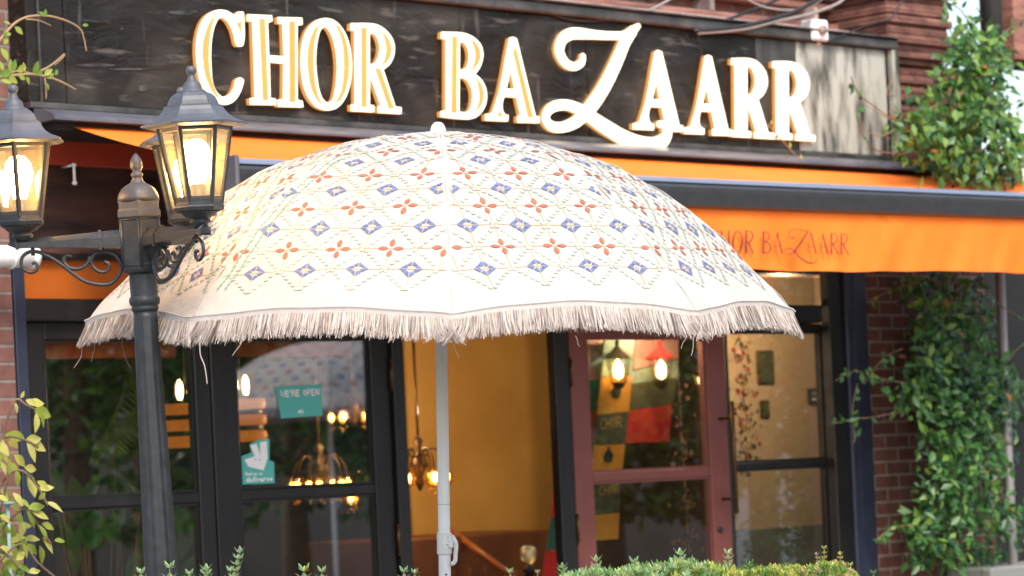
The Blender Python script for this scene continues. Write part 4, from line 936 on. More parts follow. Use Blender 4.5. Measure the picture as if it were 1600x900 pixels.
tpo = tp.build('fringe_tape', 'tape', UMB)
def strand(p, d_out, L, w_, lean, mi=0):
    side = Vector((-d_out.y, d_out.x, 0)); q_ = R.uniform(-1.3, 1.3); wid = side * math.cos(q_) + d_out * math.sin(q_); vs = []
    for j in range(4):
        t_ = j / 3; q = p + Vector((0, 0, -L * t_)) + side * lean * t_ * t_ * L + d_out * (.024 * t_ + R.uniform(-.0016, .0016) * t_)
        wv = w_ * (1 - .55 * t_); vs += [q - wid * wv, q + wid * wv]
    fr.add(vs, [(0, 2, 3, 1), (2, 4, 5, 3), (4, 6, 7, 5)], mi, False)
NSt = 9500
cl_lean = 0
for i in range(NSt):
    f_ = i / NSt * nT; i0 = int(f_) % nT; q = f_ - int(f_); a_ = ring[i0][0].lerp(ring[(i0 + 1) % nT][0], q); c_ = ring[i0][1]
    if i % 14 == 0: cl_lean = R.uniform(-.22, .22); cl_len = R.uniform(.93, 1.04)
    ly = R.random(); vis = c_.y < .35
    if not vis and i % 2: continue
    nr = min(q_ for q_ in ((tp_pts[i0][1]), 1 - tp_pts[i0][1]))          # near a rib tip the threads splay
    spl = (1 if tp_pts[i0][1] < .5 else -1) * max(0, .12 - nr) * 4.5
    strand(a_ + c_ * (.001 + .004 * ly) + Vector((0, 0, -.006)), c_, R.gauss(.057, .004) * cl_len, R.uniform(.0008, .0017), cl_lean * .6 + R.gauss(0, .07) - spl, R.choice((0, 0, 0, 1, 2)))
for f_, L in ((.02, .05),): pass
M['fringe2'] = mat('fringe_thread_dark', (.26, .21, .19), .85); M['fringe3'] = mat('fringe_thread_light', (.64, .57, .51), .8)
fo = fr.build('fringe', ['fringe', 'fringe2', 'fringe3'], UMB)
# a few long loose threads
m = MB()
for px, py, L, w_, sw in ((313, 525, 75, .0022, 12), (378, 522, 34, .0012, -16), (130, 535, 40, .0015, -14), (148, 535, 30, .001, -5), (190, 530, 45, .0009, 14), (710, 526, 34, .0013, 6), (1085, 520, 36, .0015, -6), (1072, 520, 25, .001, -8), (640, 525, 20, .0007, -6), (900, 525, 16, .0008, 5)):
    dd = DU - .9 if 200 < px < 1180 else DU - .1
    P = [CP(px + sw * (q / 5) ** 2 + R.uniform(-2, 2), py + L * q / 5, dd) for q in range(6)]
    inv = UM.inverted(); m = MB(); m.tube(smooth_path([tuple(inv @ p) for p in P], 4), w_ * .6, 5); m.build('loose_thread', 'fringe', fo)
# pole and fittings
apex = HR + 292 / PU
m = MB(); m.tube([(0, 0, .05), (0, 0, apex - .01)], .0168, 20); pole = m.build('pole', 'whitepaint', UMB)
m = MB(); m.lathe([(.0, apex + .029), (.010, apex + .027), (.0175, apex + .019), (.022, apex + .006), (.0225, apex - .006), (.019, apex - .010)], 22); 
m.lathe([(.03, apex - .009), (.03, apex - .005)], 20); m.build('finial', 'whiteplastic', UMB)
zc_ = HR - (852 - 502) / PU
m = MB(); m.lathe([(.0175, -.030), (.0202, -.030), (.0208, -.026), (.0208, .026), (.0202, .030), (.0175, .030)], 24, (0, 0, zc_)); clm = m.build('clamp', 'whiteplastic', pole)
m = MB(); m.box(.010, .026, -.022, -.008, zc_ - .012, zc_ + .026, 0, .003)
P = [(.022, -.018, zc_ + .022), (.028, -.02, zc_ + .012), (.033, -.02, zc_ - .002), (.031, -.02, zc_ - .03), (.030, -.02, zc_ - .045), (.024, -.02, zc_ - .054), (.018, -.02, zc_ - .055)]
m.tube(smooth_path(P, 5), .006, 10); m.tube([(.010, -.0235, zc_ + .0), (.010, -.020, zc_ + .0)], .0035, 8); m.build('clamp_lever', 'whiteplastic', UMB)
m = MB(); m.lathe([(.0172, .0), (.0172, -.0008)], 20, (0, 0, zc_ + .11)); m.tube([(.004, -.0176, zc_ - .085), (.004, -.014, zc_ - .085)], .003, 8); m.build('pole_mark', 'black', pole)
for k in range(8):
    m = MB(); a_ = math.radians(RIBS[k]); m.tube([(math.sin(a_) * (pr_at(VT * j / 14)[0] - .004), -math.cos(a_) * (pr_at(VT * j / 14)[0] - .004), HR + pr_at(VT * j / 14)[1] - .006) for j in range(15)], .003, 6); m.build('rib', 'whitepaint', UMB)
m = MB(); m.lathe([(.02, 0), (.25, .0), (.26, .03), (.2, .06), (.04, .09), (.03, .35), (.02, .36)], 28); m.build('base_weight', 'greystone', UMB)
#PART4
# ------------------------------------------------------------------ lamp post
DL = 7.3; PL = F_PX / DL
LB0 = Matrix.Rotation(-.012, 4, 'Y') @ Matrix.Rotation(.04, 4, 'X')
pm = CP(221.5, 400, DL); H4 = pm.z; lbase = pm - (LB0 @ Vector((0, 0, H4)))
LM = Matrix.Translation(lbase) @ LB0
hh = lambda py: H4 + (400 - py) / PL
LP = thing('lamp_post', 'dark grey cast iron street lamp with three lit hexagonal lanterns on scrolled arms', 'street lamp', (0, 0, 0), mtx=LM)
P_ = lambda px: px / PL
m = MB()
flute = lambda k, r_, z: 1 - (.07 if (k % 4) in (1, 2) and hh(505) > z > .4 else 0)
pf = [(P_(34), 0), (P_(34), .1), (P_(30), .14), (P_(29), .3), (P_(31), .33), (P_(27), .36)]
n_ = 12
for i in range(n_ + 1):
    z = .4 + (hh(500) - .4) * i / n_; pf.append((P_(26.5 - (26.5 - 18.5) * ((z - hh(880)) / (hh(480) - hh(880))) if z > hh(880) else 26.5), z))
pf += [(P_(18.4), hh(496)), (P_(18.6), hh(487))]
m.lathe(pf, 48, fl=flute)
m.lathe([(P_(18.6), hh(487)), (P_(21), hh(484)), (P_(21.5), hh(480)), (P_(20), hh(478)), (P_(23), hh(476)), (P_(24.3), hh(470)), (P_(23.5), hh(465)), (P_(21.5), hh(463.5)), (P_(21.3), hh(462)), (P_(21.6), hh(432)), (P_(21.6), hh(424))], 40)
m.build('pole', 'lamp', LP)
m = MB(); hp = math.radians(6)
m.lathe([(P_(25), hh(428)), (P_(33), hh(425)), (P_(34.5), hh(420)), (P_(34.5), hh(338))], 6, ph=hp, smooth=False)
for i in range(6):       # raised edges of the box faces
    q0 = hp + i * math.pi / 3; q1 = q0 + math.pi / 3; r_ = P_(35.0)
    A0 = Vector((math.sin(q0) * r_, -math.cos(q0) * r_, 0)); A1 = Vector((math.sin(q1) * r_, -math.cos(q1) * r_, 0))
    for t_ in (.06, .94): p = A0.lerp(A1, t_); m.tube([p + Vector((0, 0, hh(418))), p + Vector((0, 0, hh(343)))], .0022, 5)
    for y_ in (343, 414): m.tube([A0.lerp(A1, .06) + Vector((0, 0, hh(y_))), A0.lerp(A1, .94) + Vector((0, 0, hh(y_)))], .0022, 5)
m.build('head', 'lamp', LP)
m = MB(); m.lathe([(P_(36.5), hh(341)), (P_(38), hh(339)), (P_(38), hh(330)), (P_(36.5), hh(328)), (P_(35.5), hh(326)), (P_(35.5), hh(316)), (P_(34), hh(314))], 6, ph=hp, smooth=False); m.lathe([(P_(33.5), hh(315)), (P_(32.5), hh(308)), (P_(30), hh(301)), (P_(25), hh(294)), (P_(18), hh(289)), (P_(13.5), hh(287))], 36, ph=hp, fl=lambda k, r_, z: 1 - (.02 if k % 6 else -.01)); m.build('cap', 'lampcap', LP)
m = MB(); fl2 = lambda k, r_, z: 1 - (.10 if k % 3 == 0 and hh(265) < z < hh(245) else 0)
m.lathe([(P_(14), hh(288)), (P_(13), hh(287)), (P_(9.5), hh(283)), (P_(7), hh(277)), (P_(9), hh(276)), (P_(9.5), hh(273)), (P_(8.5), hh(270)), (P_(6.5), hh(269)), (P_(6), hh(267)), (P_(9), hh(264)), (P_(9.8), hh(260)), (P_(9.4), hh(257)), (P_(9.8), hh(255)), (P_(8.5), hh(250)), (P_(5), hh(244)), (P_(1), hh(239.5))], 24, fl=fl2); m.build('finial', 'lampcap', LP)
ARMS = [277, 37, 161]; RA = .297; armz = hh(371.5)
def rad(az, r_, z, w_=0):
    q = math.radians(az); return Vector((math.sin(q) * r_ + math.cos(q) * w_, -math.cos(q) * r_ + math.sin(q) * w_, z))
scroll1 = [(180, 665), (203, 660), (203, 698), (165, 710), (128, 682), (130, 632), (168, 602), (220, 602), (280, 630), (340, 672), (400, 722), (460, 762), (540, 780), (600, 770), (640, 730), (656, 690), (648, 648), (618, 615), (570, 602), (522, 612), (496, 650), (510, 692), (550, 712), (586, 700), (588, 670), (566, 655)]
scroll2 = [(396, 628), (366, 622), (350, 650), (370, 684), (420, 694), (460, 680), (484, 652), (490, 625)]
cvt = lambda x, y: ((769 - x) / 3.4625 / PL, (-.045 * (x - 769) - (y - 528)) / 3.4625 / PL)
for ai, az in enumerate(ARMS):
    m = MB(); secs = [(.045, .047, .052), (RA - .01, .021, .030), (RA + .008, .022, .030), (RA + .010, .028, .036), (RA + .016, .028, .036), (RA + .018, .020, .026), (RA + .030, .010, .012), (RA + .036, .002, .002)]
    vs = []
    for r_, h_, w_ in secs:
        for a_, b_ in ((-.5, -.5), (.5, -.5), (.5, .1), (.12, .5), (-.12, .5), (-.5, .1)): vs.append(rad(az, r_, armz + b_ * h_, a_ * w_))
    ns = len(secs)
    m.add(vs, [(i * 6 + k, i * 6 + (k + 1) % 6, (i + 1) * 6 + (k + 1) % 6, (i + 1) * 6 + k) for i in range(ns - 1) for k in range(6)] + [tuple(range(6))[::-1], tuple((ns - 1) * 6 + k for k in range(6))])
    for r0 in (.10, .108):      # clasp ring
        w_ = .05; h_ = .047
    vs = []
    for r_ in (.098, .106):
        for a_, b_ in ((-.5, -.62), (.5, -.62), (.5, .1), (.14, .58), (-.14, .58), (-.5, .1)): vs.append(rad(az, r_, armz + b_ * .043, a_ * .052))
    m.add(vs, [(k, (k + 1) % 6, 6 + (k + 1) % 6, 6 + k) for k in range(6)] + [tuple(range(6))[::-1], tuple(range(6, 12))])
    arm = m.build('arm', 'lamp', LP)
    m = MB()
    for sc_ in (scroll1, scroll2):
        pts = []
        for x, y in sc_: r_, dz = cvt(x, y); pts.append(tuple(rad(az, r_, armz + dz)))
        pts = smooth_path(pts, 5); n = len(pts); m.tube(pts, [.0042 + .0008 * math.sin(i / n * math.pi) for i in range(n)], 9)
    for x0, y0_, y1_ in ((190, 575, 620), (560, 570, 612)):
        r_, z0 = cvt(x0, y0_); _, z1 = cvt(x0, y1_); m.tube([rad(az, r_, armz + z0 + .01), rad(az, r_, armz + z1)], .005, 8)
    r_, z0 = cvt(660, 675); m.tube([rad(az, r_ + .006, armz + z0), rad(az, r_ - .018, armz + z0)], .0055, 8)
    m.build('scroll', 'lamp', arm)
PF = 639.0
SUB = {0: 5, 1: 41 - 28, 2: 20}
for ai, az in enumerate(ARMS):
    c0 = rad(az, RA - .002, 0); zb_ = armz + .008
    lz = lambda y: zb_ + (357 - y) / PF
    ph = math.radians({0: 5, 1: 41, 2: 12}[ai])
    LN = bpy.data.objects.new('lantern', None); col.objects.link(LN); LN.parent = LP; LN.location = (c0.x, c0.y, zb_); BASE[LN.name] = (c0.x, c0.y, zb_)
    LN.empty_display_size = .05
    c_ = (c0.x, c0.y, 0); q_ = lambda px: px / PF
    def hexl(mb, lst, n=6, sm=False, mi=0, caps=True, p=ph): mb.lathe([(q_(r_), lz(y)) for r_, y in lst], n, c_, mi, p, sm, caps)
    m = MB()
    hexl(m, [(74, 203), (83, 200), (84, 197.5), (78, 195), (66, 190.5), (57, 184.5), (50, 177), (46.5, 171), (46.5, 168.5), (40.5, 167.5), (39, 162), (35.5, 155), (30, 150), (24, 147.5), (22, 147)])
    hexl(m, [(22, 148), (22, 146), (15.5, 143), (14, 135), (13, 134)], 16, True)
    hexl(m, [(14, 136), (13.5, 134), (8.5, 130), (6, 124), (5.6, 121), (5.6, 119), (8, 117), (8.5, 113), (7, 108.5), (4, 106.4), (.5, 106)], 16, True)
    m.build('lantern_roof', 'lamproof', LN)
    m = MB()
    hexl(m, [(34, 334), (37.5, 333), (40, 327), (39.5, 325), (38, 324), (38, 318), (34, 318)]); hexl(m, [(12, 357), (12, 353), (17, 351), (17, 348), (14, 346), (14, 344.5), (22, 342), (25, 340), (28, 336), (33, 334.5)], 18, True)
    for i in range(6):
        q0 = ph + i * math.pi / 3
        pt_ = lambda r_, y: Vector((c0.x + math.sin(q0) * q_(r_), c0.y - math.cos(q0) * q_(r_), lz(y)))
        rdir = Vector((math.sin(q0), -math.cos(q0), 0)); td = Vector((math.cos(q0), math.sin(q0), 0)); a_, b_ = pt_(59, 202), pt_(37.5, 322); w_ = .0062
        vs = []
        for p in (a_, b_): vs += [p + rdir * .002, p + td * w_ - rdir * .0035, p + td * w_ * .8 - rdir * .010, p - td * w_ * .8 - rdir * .010, p - td * w_ - rdir * .0035]
        m.add(vs, [(k, (k + 1) % 5, 5 + (k + 1) % 5, 5 + k) for k in range(5)])
    for y0_, r0_, y1_, r1_ in ((202, 59, 209, 57.7), (311, 39.5, 320, 38)):
        ca = math.cos(math.pi / 6); hexl(m, [(r0_ - .5, y0_), (r1_ - .5, y1_), (r1_ - 6, y1_), (r0_ - 6, y0_), (r0_ - .5, y0_)], caps=False)
    fr_ = m.build('lantern_frame', 'lamp', LN)
    for i in range(6):
        q0 = ph + i * math.pi / 3 + .06; q1 = ph + (i + 1) * math.pi / 3 - .06
        pp = lambda q, r_, y: (c0.x + math.sin(q) * q_(r_), c0.y - math.cos(q) * q_(r_), lz(y))
        m = MB(); a_, b_, d__, e_ = pp(q0, 57, 206), pp(q1, 57, 206), pp(q1, 37, 316), pp(q0, 37, 316); nrm = Vector((math.sin((q0 + q1) / 2), -math.cos((q0 + q1) / 2), 0)) * -.002
        vs = [Vector(x) for x in (a_, b_, d__, e_)]; vs += [x + nrm for x in vs]
        m.add(vs, [(0, 1, 2, 3), (7, 6, 5, 4), (0, 4, 5, 1), (1, 5, 6, 2), (2, 6, 7, 3), (3, 7, 4, 0)]); m.build('glass_pane', 'lampglass', LN)
    m = MB(); hexl(m, [(1, 220), (11, 222), (19, 231), (23, 246), (20, 264), (14, 278), (11, 290)], 18, True); m.build('bulb', 'bulb', LN)
    m = MB(); hexl(m, [(11, 290), (12, 292), (12, 316), (18, 319)], 14, True); m.build('bulb_holder', 'lamproof', LN)
# ------------------------------------------------------------------ climbing plants and shrubs
def inpoly(x, y, P):
    c_ = False; j = len(P) - 1
    for i in range(len(P)):
        if (P[i][1] > y) != (P[j][1] > y) and x < (P[j][0] - P[i][0]) * (y - P[i][1]) / (P[j][1] - P[i][1]) + P[i][0]: c_ = not c_
        j = i
    return c_
def climber(name, lab, cat, poly_, n, yr, L, wts, seed, base, extra=(), clump=90, tight=.25):
    rr = random.Random(seed); t = thing(name, lab, cat, base)
    xs = [p[0] for p in poly_]; ys = [p[1] for p in poly_]; m = MB(); st = MB()
    cl = []
    while len(cl) < clump:
        x, y = rr.uniform(min(xs), max(xs)), rr.uniform(min(ys), max(ys))
        if inpoly(x, y, poly_): cl.append((x, y, rr.uniform(*yr), rr.random()))
    k = 0
    while k < n:
        cx, cy, yy, tone = rr.choice(cl); q = 21
        x, y = (cx + rr.gauss(0, q), cy + rr.gauss(0, q)) if rr.random() < .92 else (rr.uniform(min(xs), max(xs)), rr.uniform(min(ys), max(ys)))
        if not inpoly(x + rr.gauss(0, 12), y + rr.gauss(0, 12), poly_): continue
        k += 1; yd = min(max(yy + rr.gauss(0, .06), yr[0]), yr[1]); s_, z_ = FP(x, y, yd)
        dr = (rr.gauss(0, .8), rr.gauss(-.2, .4), rr.gauss(-.35, .6)); nr = (rr.gauss(-.1, .45), -1, rr.gauss(.55, .45))
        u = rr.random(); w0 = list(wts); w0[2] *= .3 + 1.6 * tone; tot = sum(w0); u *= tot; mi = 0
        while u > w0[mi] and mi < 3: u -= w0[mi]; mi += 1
        l_ = L * rr.uniform(.6, 1.25); m.leaf((s_, yd, z_), dr, nr, l_, l_ * rr.uniform(.42, .58), mi, rr.uniform(.05, .2))
    for pts, nl in extra:             # trailing shoots
        P = [(FP(px, py, yr[0] + .05)[0], yr[0] + .05, FP(px, py, yr[0] + .05)[1]) for px, py in pts]; P = smooth_path(P, 6); st.tube(P, .0028, 5)
        for i in range(nl):
            p = P[rr.randrange(len(P))]; l_ = L * rr.uniform(.5, 1); m.leaf(p, (rr.gauss(0, .8), -.3, rr.gauss(-.2, .7)), (rr.gauss(0, .4), -1, .4), l_, l_ * .5, rr.choice((0, 1, 1, 2)), .1)
    for i in range(26):
        a_ = rr.choice(cl); b_ = min(cl, key=lambda c__: abs(c__[0] - a_[0]) + abs(c__[1] - a_[1] - 70))
        P = [(FP(x, y, yd)[0], yd, FP(x, y, yd)[1]) for x, y, yd in ((a_[0], a_[1], a_[2] + .04), ((a_[0] + b_[0]) / 2 + rr.gauss(0, 8), (a_[1] + b_[1]) / 2, (a_[2] + b_[2]) / 2 + .05), (b_[0], b_[1], b_[2] + .04))]
        st.tube(smooth_path(P, 4), rr.uniform(.002, .005), 5)
    m.build('foliage', ['leaf1', 'leaf2', 'leaf3', 'leaf4'], t); st.build('stem', 'stem', t); return t
up = [(1400, 190), (1425, 165), (1440, 130), (1465, 120), (1462, 85), (1490, 55), (1492, 10), (1515, 15), (1530, 60), (1575, 55), (1580, 110), (1570, 160), (1592, 200), (1596, 290), (1470, 288), (1425, 262), (1408, 225)]
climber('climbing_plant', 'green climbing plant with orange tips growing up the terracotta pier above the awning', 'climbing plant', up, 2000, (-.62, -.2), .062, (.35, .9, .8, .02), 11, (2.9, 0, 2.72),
        [([(1400, 190), (1345, 150), (1330, 120)], 3), ([(1420, 240), (1370, 235), (1345, 205), (1338, 170)], 6), ([(1490, 60), (1475, 20), (1480, -10)], 10), ([(1520, 50), (1500, 15), (1460, -5)], 7), ([(1560, 60), (1590, 35), (1605, 40)], 12)], 80)
lo = [(1398, 428), (1540, 428), (1548, 480), (1560, 560), (1590, 590), (1600, 640), (1575, 690), (1570, 760), (1600, 800), (1580, 892), (1440, 892), (1412, 850), (1410, 815), (1445, 760), (1430, 690), (1440, 640), (1400, 640), (1400, 590), (1425, 560), (1430, 500), (1400, 465)]
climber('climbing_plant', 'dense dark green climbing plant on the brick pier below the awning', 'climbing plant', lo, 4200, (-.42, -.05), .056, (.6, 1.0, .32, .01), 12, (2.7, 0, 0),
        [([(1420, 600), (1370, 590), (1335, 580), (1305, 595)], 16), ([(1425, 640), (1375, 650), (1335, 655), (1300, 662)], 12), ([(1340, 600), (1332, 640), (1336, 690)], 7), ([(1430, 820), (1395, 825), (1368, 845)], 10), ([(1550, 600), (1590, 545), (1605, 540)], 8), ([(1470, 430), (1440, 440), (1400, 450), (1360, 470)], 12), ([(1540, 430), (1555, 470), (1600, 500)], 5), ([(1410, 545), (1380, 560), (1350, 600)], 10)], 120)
# vine shoots crossing the left end of the sign
def vine(lab, stems, leaves, yv, base, mats=('palestem', 'yl2', 'leaf3'), cat='vine', group=None, L=.04):
    t = thing('vine', lab, cat, (FP(*base, yv)[0], yv, FP(*base, yv)[1]), group=group); st = MB(); m = MB()
    for pts, r_ in stems:
        P = smooth_path([(FP(x, y, yv)[0], yv, FP(x, y, yv)[1]) for x, y in pts], 6); st.tube(P, [r_ * (1 - .6 * i / len(P)) for i in range(len(P))], 6)
    for x, y, ang, sz in leaves:
        a_ = math.radians(ang); s_, z_ = FP(x, y, yv); m.leaf((s_, yv - .004, z_), (math.cos(a_), R.uniform(-.3, .1), math.sin(a_)), (.2, -1, R.uniform(-.2, .5)), sz * L, sz * L * .55, 0 if R.random() < .5 else 1, .1, 1)
    st.build('stem', mats[0], t); m.build('leaves', list(mats[1:]), t); return t
vine('thin vine arching over the top left corner of the sign', [([(-10, 75), (10, 50), (25, 35), (45, 26), (75, 25), (105, 33), (125, 45), (131, 60), (135, 80)], .005), ([(40, 30), (60, 32), (80, 40)], .003)],
     [(8, 60, 100, .7), (22, 42, -40, .9), (70, 26, 150, .7), (68, 25, 70, .6), (128, 40, 10, .55), (5, 70, 60, .9), (15, 38, 160, .6), (0, 75, -60, 1.2), (8, 55, 20, .6)], -.30, (-10, 75))
vine('leafy vine shoots above the left lantern', [([(-10, 122), (20, 118), (50, 116), (80, 122), (100, 130), (118, 140)], .006), ([(50, 116), (70, 108), (85, 98), (100, 85), (98, 90), (85, 102)], .004), ([(70, 122), (72, 140), (72, 155)], .003), ([(10, 118), (30, 110), (50, 116)], .004)],
     [(3, 112, 100, .9), (15, 115, 80, 1.2), (18, 110, 60, 1.1), (25, 112, 30, 1.1), (12, 120, -30, 1), (28, 118, -20, .8), (36, 112, 80, .8), (50, 115, 60, 1.2), (55, 116, 20, .8), (72, 122, 30, .8), (68, 118, 40, .9), (85, 118, 60, .6), (72, 130, -80, .6), (-2, 118, 20, 1.2), (0, 125, -10, 1), (40, 120, -60, .7)], -.32, (-10, 122))
vine('small reddish shoot with yellow leaves below the last letters of the sign', [([(1200, 195), (1215, 212), (1230, 228), (1246, 246)], .004)], [(1203, 195, 80, .5), (1214, 216, 170, .7), (1233, 232, 80, .7), (1250, 249, 70, .7), (1228, 246, 60, .4)], -.24, (1246, 246), ('palestem', 'yl1', 'leaf4'))
vine('bare curling twig with few leaves at the right end of the sign', [([(1400, 190), (1375, 178), (1355, 165), (1352, 160)], .003), ([(1400, 200), (1380, 212), (1360, 208), (1345, 190), (1343, 175)], .003), ([(1400, 150), (1385, 145), (1398, 118)], .003)], [(1390, 180, 90, .7), (1360, 165, 120, .5), (1378, 208, 60, .7), (1392, 185, 10, .8), (1400, 175, 100, .9), (1362, 150, 100, .4), (1385, 215, -10, .6)], -.24, (1400, 190), ('palestem', 'leaf3', 'leaf4'))
# left shrub with yellow-green leaves
t = thing('shrub', 'yellow-green leafy shrub at the lower left in front of the brick pier', 'shrub', tuple(FI @ Vector((CP(-60, 900, 8.6).x, 8.6, 0))))
DS = 8.6; st = MB(); m = MB()
def sp(px, py, D=DS): return FI @ CP(px, py, D)
shoots = [[(-60, 900), (-20, 780), (10, 660), (25, 625), (40, 632), (55, 640)], [(-50, 860), (-20, 730), (5, 685), (40, 688), (60, 700)], [(-50, 880), (0, 760), (30, 735), (55, 755), (75, 790)], [(-50, 900), (0, 830), (40, 795), (65, 830), (80, 850)], [(-40, 900), (-10, 860), (10, 865), (30, 890)], [(-30, 900), (0, 800), (15, 720), (5, 690)], [(-20, 900), (30, 850), (60, 880), (90, 905)]]
for s_ in shoots: st.tube(smooth_path([tuple(sp(*p)) for p in s_], 6), .0035, 6)
lv = [(40, 625, -20, 1.0), (32, 622, 60, .6), (22, 628, -70, .9), (45, 631, 5, 1.6), (52, 640, -15, 1.9), (56, 645, -95, 1.5), (62, 645, -65, 1.2), (38, 684, 170, 1.7), (40, 688, 5, 1.5), (45, 690, -25, 1.6), (42, 692, -65, 1.6), (5, 686, -110, 1.3), (12, 684, -40, 1.2), (5, 706, -60, 1.2), (22, 710, -40, 1.4), (12, 715, -80, 1.3),
      (38, 730, -10, 1.3), (25, 735, -80, 1.2), (42, 740, -60, 1.6), (45, 745, -80, 1.6), (58, 752, -30, 1.2), (60, 765, 10, 1.3), (20, 770, -50, 1.3), (0, 765, -40, 1.1), (28, 780, -30, 1.2), (44, 795, 10, 1.5), (42, 797, -60, 1.5), (50, 800, -20, 1.4), (72, 785, -25, 1.5), (35, 815, -90, 1.2), (60, 820, -60, 1.6), (65, 818, -20, 1.2), (66, 840, -50, 1.5), (38, 842, 0, 1.3), (35, 848, -70, 1.2), (42, 850, -40, 1.2), (62, 852, -80, 1.5), (85, 845, 0, 1.0), (0, 855, -20, 1.5), (0, 865, -50, 1.4), (5, 880, -10, 1.7), (0, 805, -30, 1.2), (-5, 820, -20, 1.6), (0, 720, -60, 1.2), (-5, 775, -20, 1), (30, 885, -20, 1.3), (25, 875, 30, 1.2), (-5, 690, -50, 1.4), (15, 845, 10, 1), (45, 895, 10, 1.2), (60, 780, 30, .9)]
for x, y, ang, sz in lv:
    a_ = math.radians(ang); D = DS + R.uniform(-.08, .08); m.leaf(sp(x, y, D), (math.cos(a_) * .95, R.uniform(-.35, .1), math.sin(a_)), (R.uniform(-.3, .5), -1, R.uniform(.0, .8)), 1.02 * .04 * sz, 1.02 * .020 * sz, 0 if R.random() < .62 else 1, .12, 1)
for i in range(150):
    x, y = R.uniform(-60, 45), R.uniform(700, 920)
    if x > 10 + (y - 700) * .15: continue
    a_ = R.uniform(-2.4, .6); D = DS + R.uniform(.05, .3); m.leaf(sp(x, y, D), (math.cos(a_), -.1, math.sin(a_)), (R.uniform(-.3, .5), -1, R.uniform(0, .8)), .05, .024, 1 if R.random() < .8 else 2, .12, 1)
m.build('foliage', ['yl1', 'yl2', 'leaf2'], t); st.build('stem', 'stem', t)
m = MB(); p = sp(12, 790, 8.7); m.tube([(p.x, p.y, .0), (p.x, p.y, p.z)], .006, 8); m.lathe([(.006, 0), (.022, .004), (.022, .01), (.006, .012)], 12, (p.x, p.y, p.z)); solo(m, 'garden_stake', mat('pale_blue_paint', (.3, .42, .45), .5), 'pale blue stake among the leaves of the shrub at lower left', 'stake', (p.x, p.y, 0))
# hedge along the bottom
HG = thing('hedge', 'clipped box hedge with fresh pale tips along the bottom of the view', 'hedge', (0, 7.0, 0), facade=False)
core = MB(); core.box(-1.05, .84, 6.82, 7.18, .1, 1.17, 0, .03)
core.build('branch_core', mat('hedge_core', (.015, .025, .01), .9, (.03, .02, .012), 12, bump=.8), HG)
hm = MB(); hs = MB()
def rosette(p, sz, mi, n=9, up=(0, 0, 1)):
    for i in range(n):
        q = i * 2.4 + R.random(); el = .25 + 1.1 * i / n
        d = Vector((math.cos(q) * math.cos(el), math.sin(q) * math.cos(el), math.sin(el))); hm.leaf(p + d * .002, d, Vector((0, 0, 1)) - d * d.z + Vector((0, 0, .01)), sz * R.uniform(.75, 1.1), sz * R.uniform(.38, .5), mi if R.random() < .8 else R.choice((0, 1, 2)), -.1)
TOPO = 11
tops = [(-100, 925), (150, 922), (860, 912), (880, 897), (915, 890), (932, 884), (960, 890), (991, 882), (1030, 880), (1063, 872), (1100, 880), (1138, 884), (1172, 884), (1205, 882), (1238, 875), (1262, 882), (1288, 872), (1313, 873), (1329, 886), (1350, 905), (1400, 925)]
def topy(x):
    for (a_, b_), (c_, d__) in zip(tops, tops[1:]):
        if a_ <= x <= c_: return b_ + (d__ - b_) * (x - a_) / (c_ - a_)
    return 930
for i in range(1500):
    x = R.uniform(870, 1345) if i < 1200 else R.uniform(150, 870); D = R.uniform(6.8, 7.2); y = topy(x) + TOPO + R.gauss(0, 2.5) - (R.random() < .06) * 6 + abs(R.gauss(0, 16))
    mi = R.choice((0, 0, 4)) if x < 1090 + R.gauss(0, 60) else (2 if R.random() < .62 else 1)
    if x > 1230 and R.random() < .12: mi = 3
    rosette(CP(x, y, D), .021 if x < 1150 else .014, mi)
def sprig(px, py0, py1, mi, sz=.024, n=4, tilt=0):
    for j in range(n):
        y = py0 + (py1 - py0) * j / max(1, n - 1); p = CP(px + tilt * j, y, 6.95)
        for k in range(4):
            q = k * 1.57 + j * .8; d = Vector((math.cos(q) * .7, math.sin(q) * .7, .75 if j == n - 1 else .5)); hm.leaf(p, d, (0, 0, 1), sz, sz * .45, mi, -.08)
        rosette(p, sz * .6, mi, 4)
    a_ = CP(px, py0 + 30, 6.95); b_ = CP(px + tilt * (n - 1), py1, 6.95); hs.tube([a_, b_], .0016, 5)
for px, a_, b_, mi, sz, n, tl_ in ((220, 905, 896, 0, .022, 2, 0), (265, 905, 888, 0, .026, 2, 0), (296, 905, 898, 1, .02, 2, 0), (322, 905, 892, 1, .025, 3, 0), (366, 902, 864, 0, .023, 5, 2.2), (360, 905, 893, 0, .02, 2, 0), (475, 905, 893, 0, .028, 2, 0), (503, 905, 894, 1, .022, 2, 0), (631, 905, 894, 1, .022, 2, 0), (648, 905, 896, 0, .018, 2, 0), (797, 905, 895, 0, .018, 2, 0), (840, 905, 896, 3, .014, 2, 0), (879, 900, 889, 1, .022, 3, 0), (932, 895, 878, 0, .024, 3, 0), (991, 890, 880, 0, .024, 2, 0), (1063, 885, 868, 0, .026, 3, 0), (1138, 890, 866, 0, .02, 4, 0), (1172, 890, 883, 1, .02, 2, 0), (1288, 880, 858, 2, .013, 4, 0), (1313, 880, 867, 2, .013, 3, 0), (1280, 880, 868, 3, .012, 3, -2), (1329, 892, 884, 2, .013, 2, 0), (1365, 905, 897, 1, .016, 2, 0)): sprig(px, a_, b_, 4 if mi < 2 and (px < 900 or mi == 0) else mi, sz, n, tl_)
for i in range(1500):        # leaves down the sides, for the parts below the frame
    s_ = R.random(); z = R.uniform(.12, 1.17)
    p = Vector((R.uniform(-1.07, .86), R.choice((6.81, 7.19)), z)); rosette(p, .03, R.choice((0, 1, 1)), 4)
hm.build('foliage', ['box1', 'box2', 'box3', 'box4', 'box5'], HG); hs.build('stem', 'stem', HG)
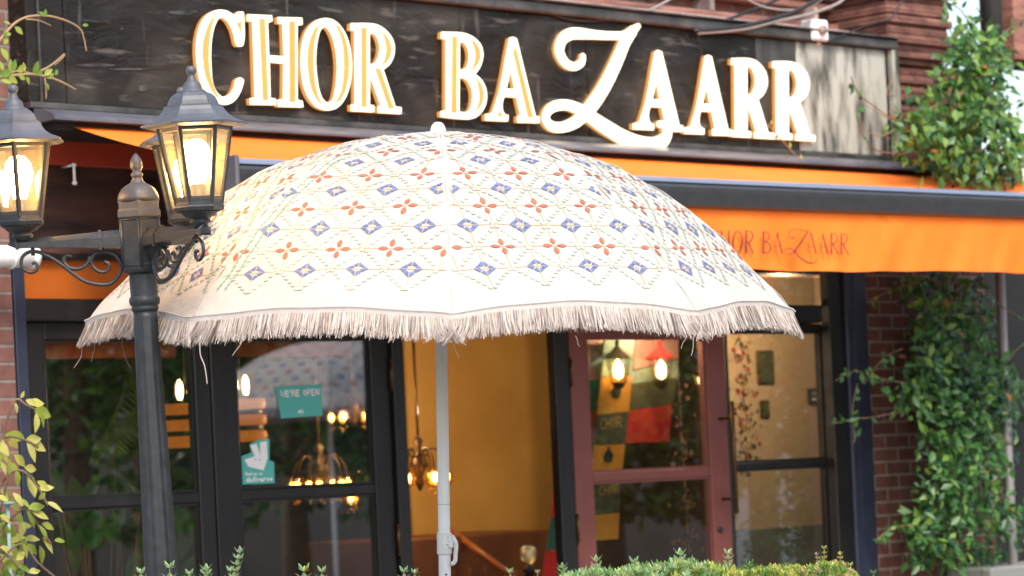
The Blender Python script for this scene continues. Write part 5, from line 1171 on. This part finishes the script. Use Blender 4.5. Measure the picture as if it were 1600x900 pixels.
# ------------------------------------------------------------------ the street the glass reflects
def RFL(px, py, dist):
    r_ = ray(px, py); t_ = (.03 + D0 * my_) / (r_.x * mx_ + r_.y * my_); p = Vector((0, 0, EYE)) + r_ * t_
    n_ = Vector((-mx_, -my_, 0)); d_ = r_.normalized(); d_ = d_ - n_ * 2 * d_.dot(n_); return p + d_ * dist
u2 = dup(UMB); pc = RFL(520, 640, 10); u2.matrix_world = Matrix.Translation((pc.x, pc.y, pc.z - 2.02)) @ Matrix.Rotation(2.3, 4, 'Z')  # added copy, stands in for the front umbrella's own reflection
tag(u2, 'off-view umbrella copy added for the umbrella reflection in the second black door')
def tree(x, y, h, r_, seed, lab):
    rr = random.Random(seed); T_ = thing('street_tree', lab, 'tree', (x, y, 0), facade=False, group='street trees reflected in the glass')
    m = MB(); m.tube([(x, y, 0), (x + .05, y, h * .25), (x - .05, y + .05, h * .5), (x, y, h * .8)], [.16, .12, .08, .03], 10)
    for i in range(6):
        q = rr.random() * 6.28; z0 = h * rr.uniform(.3, .6); m.tube([(x, y, z0), (x + math.cos(q) * r_ * .4, y + math.sin(q) * r_ * .4, z0 + .5), (x + math.cos(q) * r_ * .75, y + math.sin(q) * r_ * .75, z0 + 1)], [.06, .04, .015], 7)
    m.build('trunk', 'stem', T_); m = MB(); cl = [(rr.gauss(0, r_ * .45), rr.gauss(0, r_ * .45), h * .55 + rr.gauss(0, h * .17)) for _ in range(36)]
    for i in range(4200):
        c_ = rr.choice(cl); q = rr.gauss(0, 1); p = (x + c_[0] + rr.gauss(0, .28), y + c_[1] + rr.gauss(0, .28), max(h * .22, c_[2] + rr.gauss(0, .25)))
        m.leaf(p, (rr.gauss(0, 1), rr.gauss(0, 1), rr.gauss(-.3, .6)), (rr.gauss(0, .5), rr.gauss(0, .5), 1), rr.uniform(.1, .2), .09, rr.choice((0, 1, 1, 2)), .1)
    m.build('crown', ['leaf1', 'leaf2', 'leaf3'], T_)
for i, (px, d_, h, r_) in enumerate(((120, 13, 5.2, 1.9), (230, 15, 5.6, 2.0), (460, 17, 5.0, 2.0), (950, 14, 5.0, 1.8), (1200, 13, 4.6, 1.5), (700, 18, 5, 2))):
    p = RFL(px, 700, d_); tree(p.x, p.y, h, r_, 40 + i, 'leafy green street tree reflected ' + ('behind the lamp post in the first black door', 'near the right stile of the first black door', 'below the open card in the second black door', 'in the lower pane of the maroon door', 'in the right fixed window', 'behind the umbrella pole at the open doorway')[i])
p = RFL(600, 700, 24); m = MB(); m.box(p.x, p.x + 6, p.y - 22, p.y + 22, 0, 6)
wins = MB()
for i in range(12): wins.box(p.x - .03, p.x + .02, p.y - 20 + i * 3.4, p.y - 18.6 + i * 3.4, 1.2, 2.6); wins.box(p.x - .03, p.x + .02, p.y - 20 + i * 3.4, p.y - 18.6 + i * 3.4, 3.8, 5.2)
ob = thing('opposite_building', 'brown rendered building across the street seen only in reflections', 'building', (p.x, p.y, 0), facade=False); m.build('wall', 'render', ob); wins.build('window', 'darkpaint', ob)
pg = MB(); pc = RFL(1215, 600, 17)  # white posts added off view to make pale reflections in the right window
for dy0 in (-.55, -.1, .5, 1.4): pg.box(pc.x, pc.x + .2, pc.y + dy0, pc.y + dy0 + .26, 0, 2.35)
pg.box(pc.x - .02, pc.x + .22, pc.y - .8, pc.y + 2, 2.35, 2.6)
solo(pg, 'reflection_posts', 'whitepaint', 'off-view white posts and beam added for white reflections in the right window', 'reflection stand-in', (pc.x, pc.y, 0), facade=False)
